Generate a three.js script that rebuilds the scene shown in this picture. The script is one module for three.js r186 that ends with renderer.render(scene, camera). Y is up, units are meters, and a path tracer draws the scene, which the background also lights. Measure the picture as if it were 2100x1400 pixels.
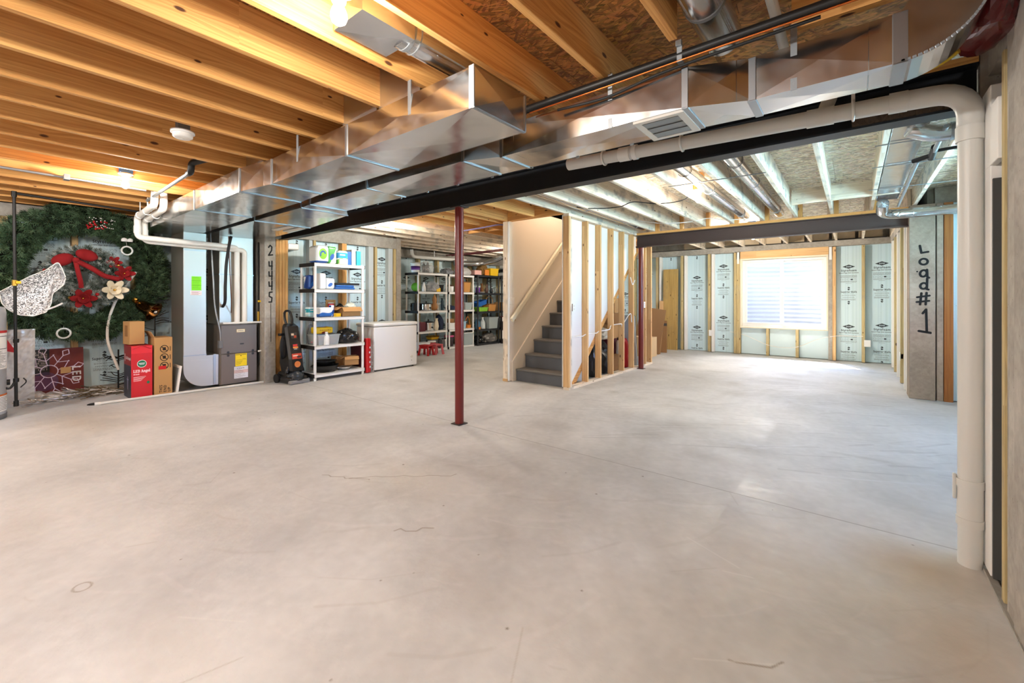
import * as THREE from 'three';
import { RoundedBoxGeometry } from 'three/addons/geometries/RoundedBoxGeometry.js';
import { mergeGeometries } from 'three/addons/utils/BufferGeometryUtils.js';
import { RectAreaLightUniformsLib } from 'three/addons/lights/RectAreaLightUniformsLib.js';
import { Sky } from 'three/addons/objects/Sky.js';

// ---------------------------------------------------------------- camera, sky, sun, exposure
const scene = new THREE.Scene();
const camera = new THREE.PerspectiveCamera(2 * Math.atan(700 / 881) * 180 / Math.PI, 1.5, 0.05, 200);
camera.position.set(0, 1.25, 0);
camera.rotation.y = THREE.MathUtils.degToRad(38.458);
camera.setViewOffset(2100, 1400, 0, 87.44, 2100, 1400);
const renderer = new THREE.WebGLRenderer({ antialias: true });
renderer.toneMapping = THREE.LinearToneMapping;
renderer.toneMappingExposure = 1.18;
renderer.shadowMap.enabled = true;
RectAreaLightUniformsLib.init();
const SUN = new THREE.Vector3(-0.24, 0.68, -0.45).normalize();
const sky = new Sky();
sky.scale.setScalar(1000);
sky.material.uniforms.sunPosition.value.copy(SUN);
sky.material.uniforms.turbidity.value = 4;
sky.material.uniforms.mieCoefficient.value = 0.002;
sky.material.uniforms.rayleigh.value = 0.6;
sky.material.uniforms.cloudCoverage.value = 0.62;
sky.material.uniforms.cloudDensity.value = 0.55;
const pmrem = new THREE.PMREMGenerator(renderer);
const skyScene = new THREE.Scene(); skyScene.add(sky);
scene.environment = pmrem.fromScene(skyScene).texture;
scene.environmentIntensity = 7.5;
const sun = new THREE.DirectionalLight(0xfff2e0, 50);
sun.position.copy(SUN).multiplyScalar(20).add(new THREE.Vector3(-2, 0, -9));
sun.target.position.set(-2, 0, -9);
sun.castShadow = true;
Object.assign(sun.shadow.camera, { left: -12, right: 12, top: 12, bottom: -12, near: 1, far: 60 });
scene.add(sun, sun.target);
const BULB_POWER = 5.2, BULB_COLOR = new THREE.Color(1, 0.93, 0.82), FILL_BULB_COLOR = new THREE.Color(1, 0.98, 0.96);

// ---------------------------------------------------------------- helpers
let seed = 12345;
const rnd = () => { seed = (seed + 0x6d2b79f5) | 0; let t = Math.imul(seed ^ (seed >>> 15), 1 | seed); t = (t + Math.imul(t ^ (t >>> 7), 61 | t)) ^ t; return ((t ^ (t >>> 14)) >>> 0) / 4294967296; };
const rr = (a, b) => a + (b - a) * rnd();
const V = (x, y, z) => new THREE.Vector3(x, y, z);
const used = {};
const numbered = (n) => { const k = used[n] = (used[n] ?? -1) + 1; return k ? n + '_' + String(k).padStart(3, '0') : n; };
const clean = (g) => { if (g.index) g = g.toNonIndexed(); for (const k of Object.keys(g.attributes)) if (!['position', 'normal', 'uv'].includes(k)) g.deleteAttribute(k); if (!g.attributes.uv) met(g); g.clearGroups(); return g; };
const merge = (a) => mergeGeometries(a.flat(9).map(clean));
// uv in metres: u along the longest side of the piece
function met(g, ou = rnd() * 7, ov = rnd() * 7) {
  g.computeBoundingBox(); const s = g.boundingBox.getSize(V()).toArray(), p = g.attributes.position, n = g.attributes.normal, uv = new Float32Array(p.count * 2);
  const L = s.indexOf(Math.max(...s));
  for (let i = 0; i < p.count; i++) {
    const N = [Math.abs(n.getX(i)), Math.abs(n.getY(i)), Math.abs(n.getZ(i))], a = N.indexOf(Math.max(...N)), q = [p.getX(i), p.getY(i), p.getZ(i)];
    let o = [0, 1, 2].filter((k) => k !== a); if (o[1] === L) o.reverse(); if (a === L) o = s[o[0]] >= s[o[1]] ? o : o.reverse();
    uv[i * 2] = q[o[0]] + ou; uv[i * 2 + 1] = q[o[1]] + ov;
  }
  g.setAttribute('uv', new THREE.BufferAttribute(uv, 2)); return g;
}
// a box from corner to corner
function bx(x0, x1, y0, y1, z0, z1, r = 0) {
  const w = Math.abs(x1 - x0), h = Math.abs(y1 - y0), d = Math.abs(z1 - z0);
  r = Math.min(r, w * 0.49, h * 0.49, d * 0.49);
  const g = r > 0 ? new RoundedBoxGeometry(w, h, d, 1, r) : new THREE.BoxGeometry(w, h, d);
  g.translate((x0 + x1) / 2, (y0 + y1) / 2, (z0 + z1) / 2);
  return met(r > 0 ? g : clean(g));
}
const cb = (w, h, d, x = 0, y = 0, z = 0, r = 0) => bx(x - w / 2, x + w / 2, y, y + h, z - d / 2, z + d / 2, r); // centred on x, z; standing on y
function cyl(a, b, r, n = 16, r2 = r) {
  const A = V(...a), B = V(...b), g = new THREE.CylinderGeometry(r2, r, A.distanceTo(B), n, 1);
  g.applyQuaternion(new THREE.Quaternion().setFromUnitVectors(V(0, 1, 0), B.clone().sub(A).normalize())); g.translate((A.x + B.x) / 2, (A.y + B.y) / 2, (A.z + B.z) / 2); return g;
}
const lathe = (pts, n = 24) => new THREE.LatheGeometry(pts.map(([x, y]) => new THREE.Vector2(Math.max(x, 1e-4), y)), n);
const tube = (pts, r, seg = 24, n = 8) => new THREE.TubeGeometry(new THREE.CatmullRomCurve3(pts.map((p) => V(...p))), seg, r, n);
// a pipe through corners with round bends
function pipe(pts, r, bend, n = 16) {
  const P = pts.map((p) => V(...p)), out = [P[0]];
  for (let i = 1; i < P.length - 1; i++) {
    const a = P[i - 1].clone().sub(P[i]).normalize(), b = P[i + 1].clone().sub(P[i]).normalize(), A = P[i].clone().addScaledVector(a, bend), B = P[i].clone().addScaledVector(b, bend);
    for (let k = 0; k <= 8; k++) { const t = k / 8; out.push(A.clone().multiplyScalar((1 - t) ** 2).addScaledVector(P[i], 2 * t * (1 - t)).addScaledVector(B, t * t)); }
  }
  out.push(P[P.length - 1]);
  const c = new THREE.CurvePath(); for (let i = 1; i < out.length; i++) if (out[i].distanceTo(out[i - 1]) > 1e-5) c.add(new THREE.LineCurve3(out[i - 1], out[i]));
  return sweep(out, r, n);
}
function sweep(P, r, n) { // rings at every point, capped
  const pos = [], idx = [], rings = []; let up = null;
  P = P.filter((p, i) => !i || p.distanceTo(P[i - 1]) > 1e-5);
  P.forEach((p, i) => {
    const t = P[Math.min(i + 1, P.length - 1)].clone().sub(P[Math.max(i - 1, 0)]).normalize();
    if (!up) { up = Math.abs(t.y) > 0.9 ? V(1, 0, 0) : V(0, 1, 0); } up = up.clone().addScaledVector(t, -up.dot(t)).normalize();
    const s = t.clone().cross(up); const R = typeof r === 'function' ? r(i / (P.length - 1)) : r;
    for (let k = 0; k <= n; k++) { const a = k / n * Math.PI * 2; pos.push(...p.clone().addScaledVector(up, Math.cos(a) * R).addScaledVector(s, Math.sin(a) * R).toArray()); }
    if (i) for (let k = 0; k < n; k++) { const a = (i - 1) * (n + 1) + k, b = a + n + 1; idx.push(a, a + 1, b, a + 1, b + 1, b); }
  });
  for (const [ring, p, flip] of [[0, P[0], 0], [P.length - 1, P[P.length - 1], 1]]) { const c = pos.length / 3; pos.push(p.x, p.y, p.z); for (let k = 0; k < n; k++) { const a = ring * (n + 1) + k; flip ? idx.push(c, a, a + 1) : idx.push(c, a + 1, a); } }
  const g = new THREE.BufferGeometry(); g.setAttribute('position', new THREE.Float32BufferAttribute(pos, 3)); g.setIndex(idx); g.computeVertexNormals(); return met(clean(g));
}
function ext(pts, depth, bevel = 0) {
  const s = new THREE.Shape(pts.map(([x, y]) => new THREE.Vector2(x, y)));
  return new THREE.ExtrudeGeometry(s, { depth, bevelEnabled: bevel > 0, bevelSize: bevel, bevelThickness: bevel, bevelSegments: 1, curveSegments: 6 });
}
const mv = (g, x, y, z) => g.translate(x, y, z);
const ry = (g, a) => g.rotateY(a), rx = (g, a) => g.rotateX(a), rz = (g, a) => g.rotateZ(a);
// simple seeded value noise in 3-D
const hash3 = (x, y, z) => { let h = Math.imul(x, 374761393) + Math.imul(y, 668265263) + Math.imul(z, 1274126177); h = Math.imul(h ^ (h >>> 13), 1274126177); return ((h ^ (h >>> 16)) >>> 0) / 4294967296; };
function vn(x, y, z = 0) {
  const X = Math.floor(x), Y = Math.floor(y), Z = Math.floor(z), s = (t) => t * t * (3 - 2 * t), a = s(x - X), b = s(y - Y), c = s(z - Z), L = (p, q, t) => p + (q - p) * t;
  if (c === 0) return L(L(hash3(X, Y, Z), hash3(X + 1, Y, Z), a), L(hash3(X, Y + 1, Z), hash3(X + 1, Y + 1, Z), a), b);
  return L(L(L(hash3(X, Y, Z), hash3(X + 1, Y, Z), a), L(hash3(X, Y + 1, Z), hash3(X + 1, Y + 1, Z), a), b), L(L(hash3(X, Y, Z + 1), hash3(X + 1, Y, Z + 1), a), L(hash3(X, Y + 1, Z + 1), hash3(X + 1, Y + 1, Z + 1), a), b), c);
}
const fbm = (x, y, z = 0, o = 4) => { let v = 0, a = 0.5, t = 0; for (let i = 0; i < o; i++) { v += a * vn(x, y, z); t += a; x = x * 2.03 + 17.1; y = y * 2.03 + 5.3; z *= 2.03; a *= 0.5; } return v / t; };
// crumpled bag or soft lump
function lump(w, h, d, amp = 0.25, sd = 1, det = 5, freq = 3) {
  const g = new THREE.IcosahedronGeometry(0.5, det), p = g.attributes.position, v = V();
  for (let i = 0; i < p.count; i++) { v.fromBufferAttribute(p, i); const k = 1 + amp * ((1 - Math.abs(2 * fbm(v.x * freq + sd * 9.1, v.y * freq + 3, v.z * freq + sd, 3) - 1)) * 2 - 1.3) * 0.8; v.multiplyScalar(k); if (v.y < -0.3) v.y = -0.3 + (v.y + 0.3) * 0.15; p.setXYZ(i, v.x, v.y, v.z); }
  g.scale(w, h / 0.85, d); g.computeVertexNormals(); g.computeBoundingBox(); g.translate(0, -g.boundingBox.min.y, 0); return clean(g);
}
function M(name, geo, mat, par) {
  const g = Array.isArray(geo) ? merge(geo) : geo;
  const top = par._w ? par : par.parent && par.parent._w ? par.parent : null;
  if (top) g.translate(-top.position.x, -top.position.y, -top.position.z);
  const m = new THREE.Mesh(g, mat); m.name = name; m.castShadow = m.receiveShadow = true; par.add(m); return m;
}
// a thing: group at its base; parts given in local metres, or (world = true) in room coordinates
function G(name, label, category, pos = [0, 0, 0], { turn = 0, group, world } = {}) {
  const o = new THREE.Group(); o.name = numbered(name); o.position.set(...pos); o.rotation.y = turn; o.userData = { label, category }; if (group) o.userData.group = group;
  if (world) o._w = true; scene.add(o); return o;
}
function S(name) { const o = new THREE.Group(); o.name = name; o.userData.kind = 'structure'; scene.add(o); return o; }
function copy(o, pos, turn, label) { const c = o.clone(); c.name = numbered(o.name.replace(/_\d{3}$/, '')); c.position.set(...pos); c.rotation.y = turn; if (label) c.userData = { ...o.userData, label }; scene.add(c); return c; }

// ---------------------------------------------------------------- textures
function canvas(w, h, draw) { const c = document.createElement('canvas'); c.width = w; c.height = h; draw(c.getContext('2d'), w, h); return c; }
function ctex(c, srgb = true) { const t = new THREE.CanvasTexture(c); if (srgb) t.colorSpace = THREE.SRGBColorSpace; t.wrapS = t.wrapT = THREE.RepeatWrapping; t.anisotropy = 8; return t; }
function dtex(w, h, f, srgb = true) {
  const d = new Uint8Array(w * h * 4);
  for (let y = 0; y < h; y++) for (let x = 0; x < w; x++) { const c = f(x, y), i = (y * w + x) * 4; d[i] = c[0]; d[i + 1] = c[1]; d[i + 2] = c[2]; d[i + 3] = 255; }
  const t = new THREE.DataTexture(d, w, h); if (srgb) t.colorSpace = THREE.SRGBColorSpace; t.wrapS = t.wrapT = THREE.RepeatWrapping; t.magFilter = THREE.LinearFilter; t.minFilter = THREE.LinearMipmapLinearFilter; t.generateMipmaps = true; t.anisotropy = 8; t.needsUpdate = true; return t;
}
const rep = (t, x, y) => { t.repeat.set(x, y); return t; };
const mixc = (a, b, t) => [a[0] + (b[0] - a[0]) * t, a[1] + (b[1] - a[1]) * t, a[2] + (b[2] - a[2]) * t];
const cl = (v) => Math.max(0, Math.min(255, v));
// boards: long grain in u, knots; 2.6 m x 0.65 m
function woodTex(light, dark, knot, sd, mould = 0) {
  const W = 1024, H = 512, K = []; const old = seed; seed = sd * 977;
  for (let i = 0; i < 16; i++) K.push([rnd() * W, rnd() * H, rr(5, 13)]);
  seed = old;
  return rep(dtex(W, H, (x, y) => {
    let wx = x, wy = y, kn = 0;
    for (const [kx, ky, kr] of K) { const dx = (x - kx) / 2.0, dy = y - ky, q = dx * dx + dy * dy; if (q < 6400) { const e = Math.exp(-q / (kr * kr * 7)); wy += dy * e * 1.4; kn = Math.max(kn, 1 - Math.sqrt((x - kx) ** 2 + dy * dy * 1.4) / kr); } }
    const g = fbm(wx * 0.006 + sd, wy * 0.16, sd, 4), f = fbm(wx * 0.02, wy * 0.55 + 9, sd, 2), b = fbm(x * 0.004, y * 0.012, sd + 4, 3);
    let c = mixc(light, dark, Math.max(0, Math.min(1, (g - 0.32) * 1.5 + (f - 0.5) * 0.5 + (b - 0.5) * 0.6)));
    if (kn > 0) c = mixc(c, knot, Math.min(1, kn * 2.4));
    if (mould) { const m = fbm(x * 0.02, y * 0.02, sd + 9, 3); c = mixc(c, [150, 142, 132], Math.max(0, (m - 0.54) * 2.4 * mould)); if (hash3(x >> 2, y >> 2, sd) > 0.9988) c = mixc(c, [90, 78, 66], 0.7); }
    return c.map(cl);
  }), 1 / 2.6, 1 / 0.65);
}
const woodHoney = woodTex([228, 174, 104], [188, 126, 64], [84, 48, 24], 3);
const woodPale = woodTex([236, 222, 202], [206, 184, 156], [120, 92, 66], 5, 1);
const woodStud = woodTex([222, 182, 130], [188, 140, 88], [110, 70, 38], 8);
const woodTreated = woodTex([196, 176, 128], [156, 132, 88], [90, 70, 40], 11, 0.5);
// strand board, 1.22 m square
function osb(base, sd, ink = 0.42) {
  return rep(ctex(canvas(1024, 1024, (c, W, H) => {
    c.fillStyle = `rgb(${base.join()})`; c.fillRect(0, 0, W, H); const old = seed; seed = sd;
    for (let i = 0; i < 5200; i++) {
      const x = rnd() * W, y = rnd() * H, a = rr(-0.75, 0.75) + (rnd() < 0.2 ? 1 : 0), l = rr(30, 110), w = rr(4, 22), k = rr(0.62, 1.28);
      c.save(); c.translate(x, y); c.rotate(a); c.fillStyle = `rgba(${base.map((v) => cl(v * k + rr(-8, 8)) | 0).join()},0.75)`; c.beginPath(); c.moveTo(-l / 2, 0); c.lineTo(-l / 4, -w / 2); c.lineTo(l / 3, -w / 2 * rr(0.6, 1)); c.lineTo(l / 2, rr(-3, 3)); c.lineTo(l / 4, w / 2); c.lineTo(-l / 3, w / 2 * rr(0.6, 1)); c.closePath(); c.fill();
      if (rnd() < 0.3) { c.strokeStyle = `rgba(${base.map((v) => v * ink | 0).join()},0.8)`; c.lineWidth = rr(1, 2.4); c.beginPath(); c.moveTo(-l / 2, w / 2); c.lineTo(l / 2, w / 2 + rr(-3, 3)); c.stroke(); }
      c.restore();
    }
    seed = old;
  })), 1 / 1.22, 1 / 1.22);
}
const osbWarm = osb([176, 122, 66], 71), osbDaylit = osb([240, 226, 202], 72, 0.66);  // second one is the same board with daylight put into its colour, for the far deck
// cast concrete
const concreteTex = rep(dtex(1024, 1024, (x, y) => {
  const a = fbm(x * 0.006, y * 0.006, 2, 5), b = fbm(x * 0.07, y * 0.07, 8, 3), k = hash3(x >> 1, y >> 1, 4) > 0.9988 ? -50 : 0;
  const v = 158 + (a - 0.5) * 62 + (b - 0.5) * 26 + k; return [cl(v + 4), cl(v - 3), cl(v - 13)];
}), 1 / 2, 1 / 2);
// galvanised steel: faint spangle
const galvTex = rep(dtex(512, 512, (x, y) => { const s = fbm(x * 0.03, y * 0.03, 3, 3), f = fbm(x * 0.2, y * 0.2, 5, 2); const v = 206 + (s - 0.5) * 16 + (f - 0.5) * 8; return [cl(v - 2), cl(v), cl(v + 2)]; }), 2.2, 2.2);
const galvRough = rep(dtex(512, 512, (x, y) => { const v = cl(50 + (fbm(x * 0.02, y * 0.02, 6, 2) - 0.5) * 24); return [v, v, v]; }, false), 1.7, 1.7);
const galvDent = rep(dtex(512, 512, (x, y) => { const v = cl(128 + (fbm(x * 0.012, y * 0.012, 3, 2) - 0.5) * 230); return [v, v, v]; }, false), 0.9, 0.9);
const fineBump = rep(dtex(512, 512, (x, y) => { const v = cl(128 + (fbm(x * 0.09, y * 0.09, 3, 4) - 0.5) * 190 - (hash3(x >> 1, y >> 1, 9) > 0.997 ? 70 : 0)); return [v, v, v]; }, false), 1.4, 1.4);
// floor: trowel sweeps, stains, hairline cracks; x0..x1 by z0..z1 in metres
function floorTex(x0, x1, z0, z1, W, H, after) {
  const c = canvas(W, H, (k) => {
    const im = k.createImageData(W, H), d = im.data;
    for (let j = 0; j < H; j++) for (let i = 0; i < W; i++) {
      const x = x0 + (i / W) * (x1 - x0), z = z0 + (j / H) * (z1 - z0), o = (j * W + i) * 4, th = 0.5 + fbm(x * 0.25, z * 0.25, 3, 2) * 1.4, u = x * Math.cos(th) + z * Math.sin(th), w = -x * Math.sin(th) + z * Math.cos(th);
      const big = fbm(x * 0.55 + 20, z * 0.55, 1, 4), mid = fbm(x * 2.1, z * 2.1, 2, 4), sw = fbm(u * 1.5, w * 5.5, 4, 3), fine = fbm(x * 26, z * 26, 5, 2);
      let v = 194 + (big - 0.5) * 40 + (mid - 0.5) * 30 + (sw - 0.5) * 13 + (fine - 0.5) * 12, warm = (fbm(x * 0.4 + 50, z * 0.4 + 9, 6, 3) - 0.5) * 14;
      d[o] = cl(v + 4 + warm * 0.6); d[o + 1] = cl(v + 3); d[o + 2] = cl(v + 2 - warm); d[o + 3] = 255;
    }
    k.putImageData(im, 0, 0); k.setTransform(W / (x1 - x0), 0, 0, H / (z1 - z0), -x0 * W / (x1 - x0), -z0 * H / (z1 - z0)); after?.(k);
  });
  const t = new THREE.CanvasTexture(c); t.colorSpace = THREE.SRGBColorSpace; t.anisotropy = 8; return t;
}
const floorRough = rep(dtex(1024, 1024, (x, y) => { const a = fbm(x * 0.008, y * 0.008, 12, 4), b = fbm(x * 0.03, y * 0.11, 14, 4); const v = cl(148 + (a - 0.5) * 110 + (b - 0.5) * 70); return [v, v, v]; }, false), 1 / 4, 1 / 4);
// insulation board print, 0.6 m x 1.2 m
const foamTex = ctex(canvas(768, 1536, (c, W, H) => {
  c.fillStyle = 'rgb(204,226,234)'; c.fillRect(0, 0, W, H);
  for (let i = 0; i < 60; i++) { c.fillStyle = `rgba(${rnd() < 0.5 ? '150,180,194' : '214,232,238'},0.10)`; c.fillRect(rnd() * W, 0, rr(3, 50), H); }
  for (let i = 0; i < 26; i++) { c.strokeStyle = 'rgba(70,86,94,0.5)'; c.lineWidth = 2; const x = rnd() * W, y = rnd() * H; c.beginPath(); c.moveTo(x, y); c.lineTo(x + rr(-8, 8), y + rr(4, 14)); c.stroke(); }
  const ink = 'rgb(38,48,56)', cx = W * 0.5; c.fillStyle = ink; c.textAlign = 'center';
  c.beginPath(); c.moveTo(cx - 130, 110); c.lineTo(cx, 58); c.lineTo(cx + 130, 110); c.lineTo(cx, 162); c.closePath(); c.fill();
  c.fillStyle = 'rgb(200,220,228)'; c.font = 'bold 46px sans-serif'; c.fillText('DOW', cx, 127);
  c.fillStyle = ink; c.font = 'bold 72px sans-serif'; c.fillText('Styrofoam', cx, 234, 320); c.font = 'bold 34px sans-serif'; c.fillText('Square Edge Wall Insulation', cx, 282, 400);
  const small = (y, n, w) => { for (let i = 0; i < n; i++) { c.fillStyle = 'rgba(48,60,68,0.72)'; let x = cx - w / 2; while (x < cx + w / 2 - 14) { const l = rr(8, 34); c.fillRect(x, y + i * 15, Math.min(l, cx + w / 2 - x), 6); x += l + 7; } } };
  small(330, 5, 330); c.strokeStyle = ink; c.lineWidth = 3; for (let i = 0; i < 5; i++) { c.strokeRect(cx - 160 + i * 66, 424, 44, 30); } c.fillStyle = ink; c.fillRect(cx + 38, 424, 44, 30); small(478, 3, 330); small(536, 1, 120);
  const ess = (y) => { c.fillStyle = ink; c.save(); c.translate(cx, y); c.rotate(Math.PI / 4); c.fillRect(-34, -34, 40, 30); c.fillRect(-34, -34, 30, 40); c.fillRect(-6, 4, 40, 30); c.fillRect(4, -6, 30, 40); c.clearRect(0, 0, 0, 0); c.restore(); c.fillStyle = 'rgb(204,226,234)'; c.save(); c.translate(cx, y); c.rotate(Math.PI / 4); c.fillRect(-22, -4, 44, 8); c.restore(); };
  ess(672); c.fillStyle = ink; c.font = 'bold 64px sans-serif'; c.fillText('Superior Walls', cx, 780, 330); c.font = '28px sans-serif'; small(800, 1, 190); small(834, 2, 280); small(886, 2, 250); small(934, 3, 300); ess(1032);
}));
foamTex.repeat.set(1 / 0.6, 1 / 1.2);

// ---------------------------------------------------------------- materials
const std = (color, roughness = 0.6, metalness = 0, more = {}) => new THREE.MeshStandardMaterial({ color, roughness, metalness, ...more });
const mat = {
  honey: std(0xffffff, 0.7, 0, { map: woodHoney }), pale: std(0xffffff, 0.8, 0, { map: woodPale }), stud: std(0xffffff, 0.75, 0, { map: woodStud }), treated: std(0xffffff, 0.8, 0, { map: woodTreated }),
  osbWarm: std(0xffffff, 0.75, 0, { map: osbWarm }), osbDaylit: std(0xffffff, 0.75, 0, { map: osbDaylit }), ply: std(0xf0dcb4, 0.75, 0, { map: woodTreated }), studDark: std(0xb08a60, 0.8, 0, { map: woodStud }), concreteWarm: std(0xf2e2d6, 0.9, 0, { map: concreteTex, bumpMap: fineBump, bumpScale: 0.002 }),
  concrete: std(0xffffff, 0.9, 0, { map: concreteTex, bumpMap: fineBump, bumpScale: 0.002 }),
  foam: std(0xffffff, 0.55, 0, { map: foamTex }), galv: std(0xd2d4d6, 1, 1, { roughnessMap: galvRough, bumpMap: galvDent, bumpScale: 0.004 }), galvMatte: std(0xc2beb6, 0.42, 0.95, { bumpMap: galvDent, bumpScale: 0.003 }), galvDull: std(0xc8cccf, 0.5, 0.9, { map: galvTex }),
  seam: std(0xa8acb0, 0.35, 1), foil: std(0xd0d2d4, 0.3, 1), chrome: std(0xe0e2e4, 0.15, 1), steel: std(0x23262b, 0.45, 0.55), steelBrown: std(0x3b3230, 0.5, 0.4), redPaint: std(0x6d1f1a, 0.28),
  pvc: std(0xd3d1cb, 0.35), pvcWhite: std(0xe8e6e0, 0.35), blackPipe: std(0x1c1a19, 0.45, 0.3), copper: std(0xc06a34, 0.3, 1), black: std(0x121213, 0.4), blackMatte: std(0x18181a, 0.75), rubber: std(0x0e0e0f, 0.6),
  white: std(0xe9e9e7, 0.35), offWhite: std(0xdcd8d0, 0.5), paper: std(0xece8e2, 0.85), drywall: std(0xe9e6e1, 0.9), paint: std(0xe8d9c6, 0.85), grey: std(0x6c6d70, 0.6), brass: std(0xc9a24a, 0.3, 1), card: std(0xb58a58, 0.85), cardDark: std(0x8d653c, 0.85),
  red: std(0xb3141c, 0.45), redVelvet: new THREE.MeshPhysicalMaterial({ color: 0x86080f, roughness: 0.9, sheen: 0.3, sheenColor: new THREE.Color(0xd03030), sheenRoughness: 0.5 }), blue: std(0x1e5fb0, 0.45), teal: std(0x2a9cb4, 0.45), navy: std(0x16233f, 0.8), green: std(0x63b32e, 0.4), yellow: std(0xe8bb1d, 0.5), orange: std(0xd98028, 0.5), pink: std(0xd5568f, 0.5), maroon: std(0x5b1a28, 0.5), purple: std(0x6a3c96, 0.5), cream: std(0xe2d6bc, 0.55), gold: std(0xd2a54e, 0.25, 1),
  wicker: std(0xb98445, 0.8), wickerDark: std(0x6d4722, 0.85), bagBlack: std(0x0c0c0e, 0.25), bagGrey: std(0x9a9c9e, 0.4), bagClear: new THREE.MeshPhysicalMaterial({ color: 0xffffff, roughness: 0.2, transmission: 0.75, thickness: 0 }),
  tub: new THREE.MeshPhysicalMaterial({ color: 0xeaf2f4, roughness: 0.3, transmission: 0.7, thickness: 0 }), glass: new THREE.MeshPhysicalMaterial({ color: 0xffffff, roughness: 0.03, transmission: 1, thickness: 0 }), smoke: new THREE.MeshPhysicalMaterial({ color: 0x505860, roughness: 0.12, transmission: 0.6, thickness: 0 }),
  lensWhite: std(0xffffff, 0.4), tread: std(0x67625d, 0.55), riser: std(0x5a5c60, 0.6),
};
// printed face
function print(w, h, draw, rough = 0.6) { return std(0xffffff, rough, 0, { map: ctex(canvas(w, h, draw)) }); }
const face = (w, h) => new THREE.PlaneGeometry(w, h);
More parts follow.
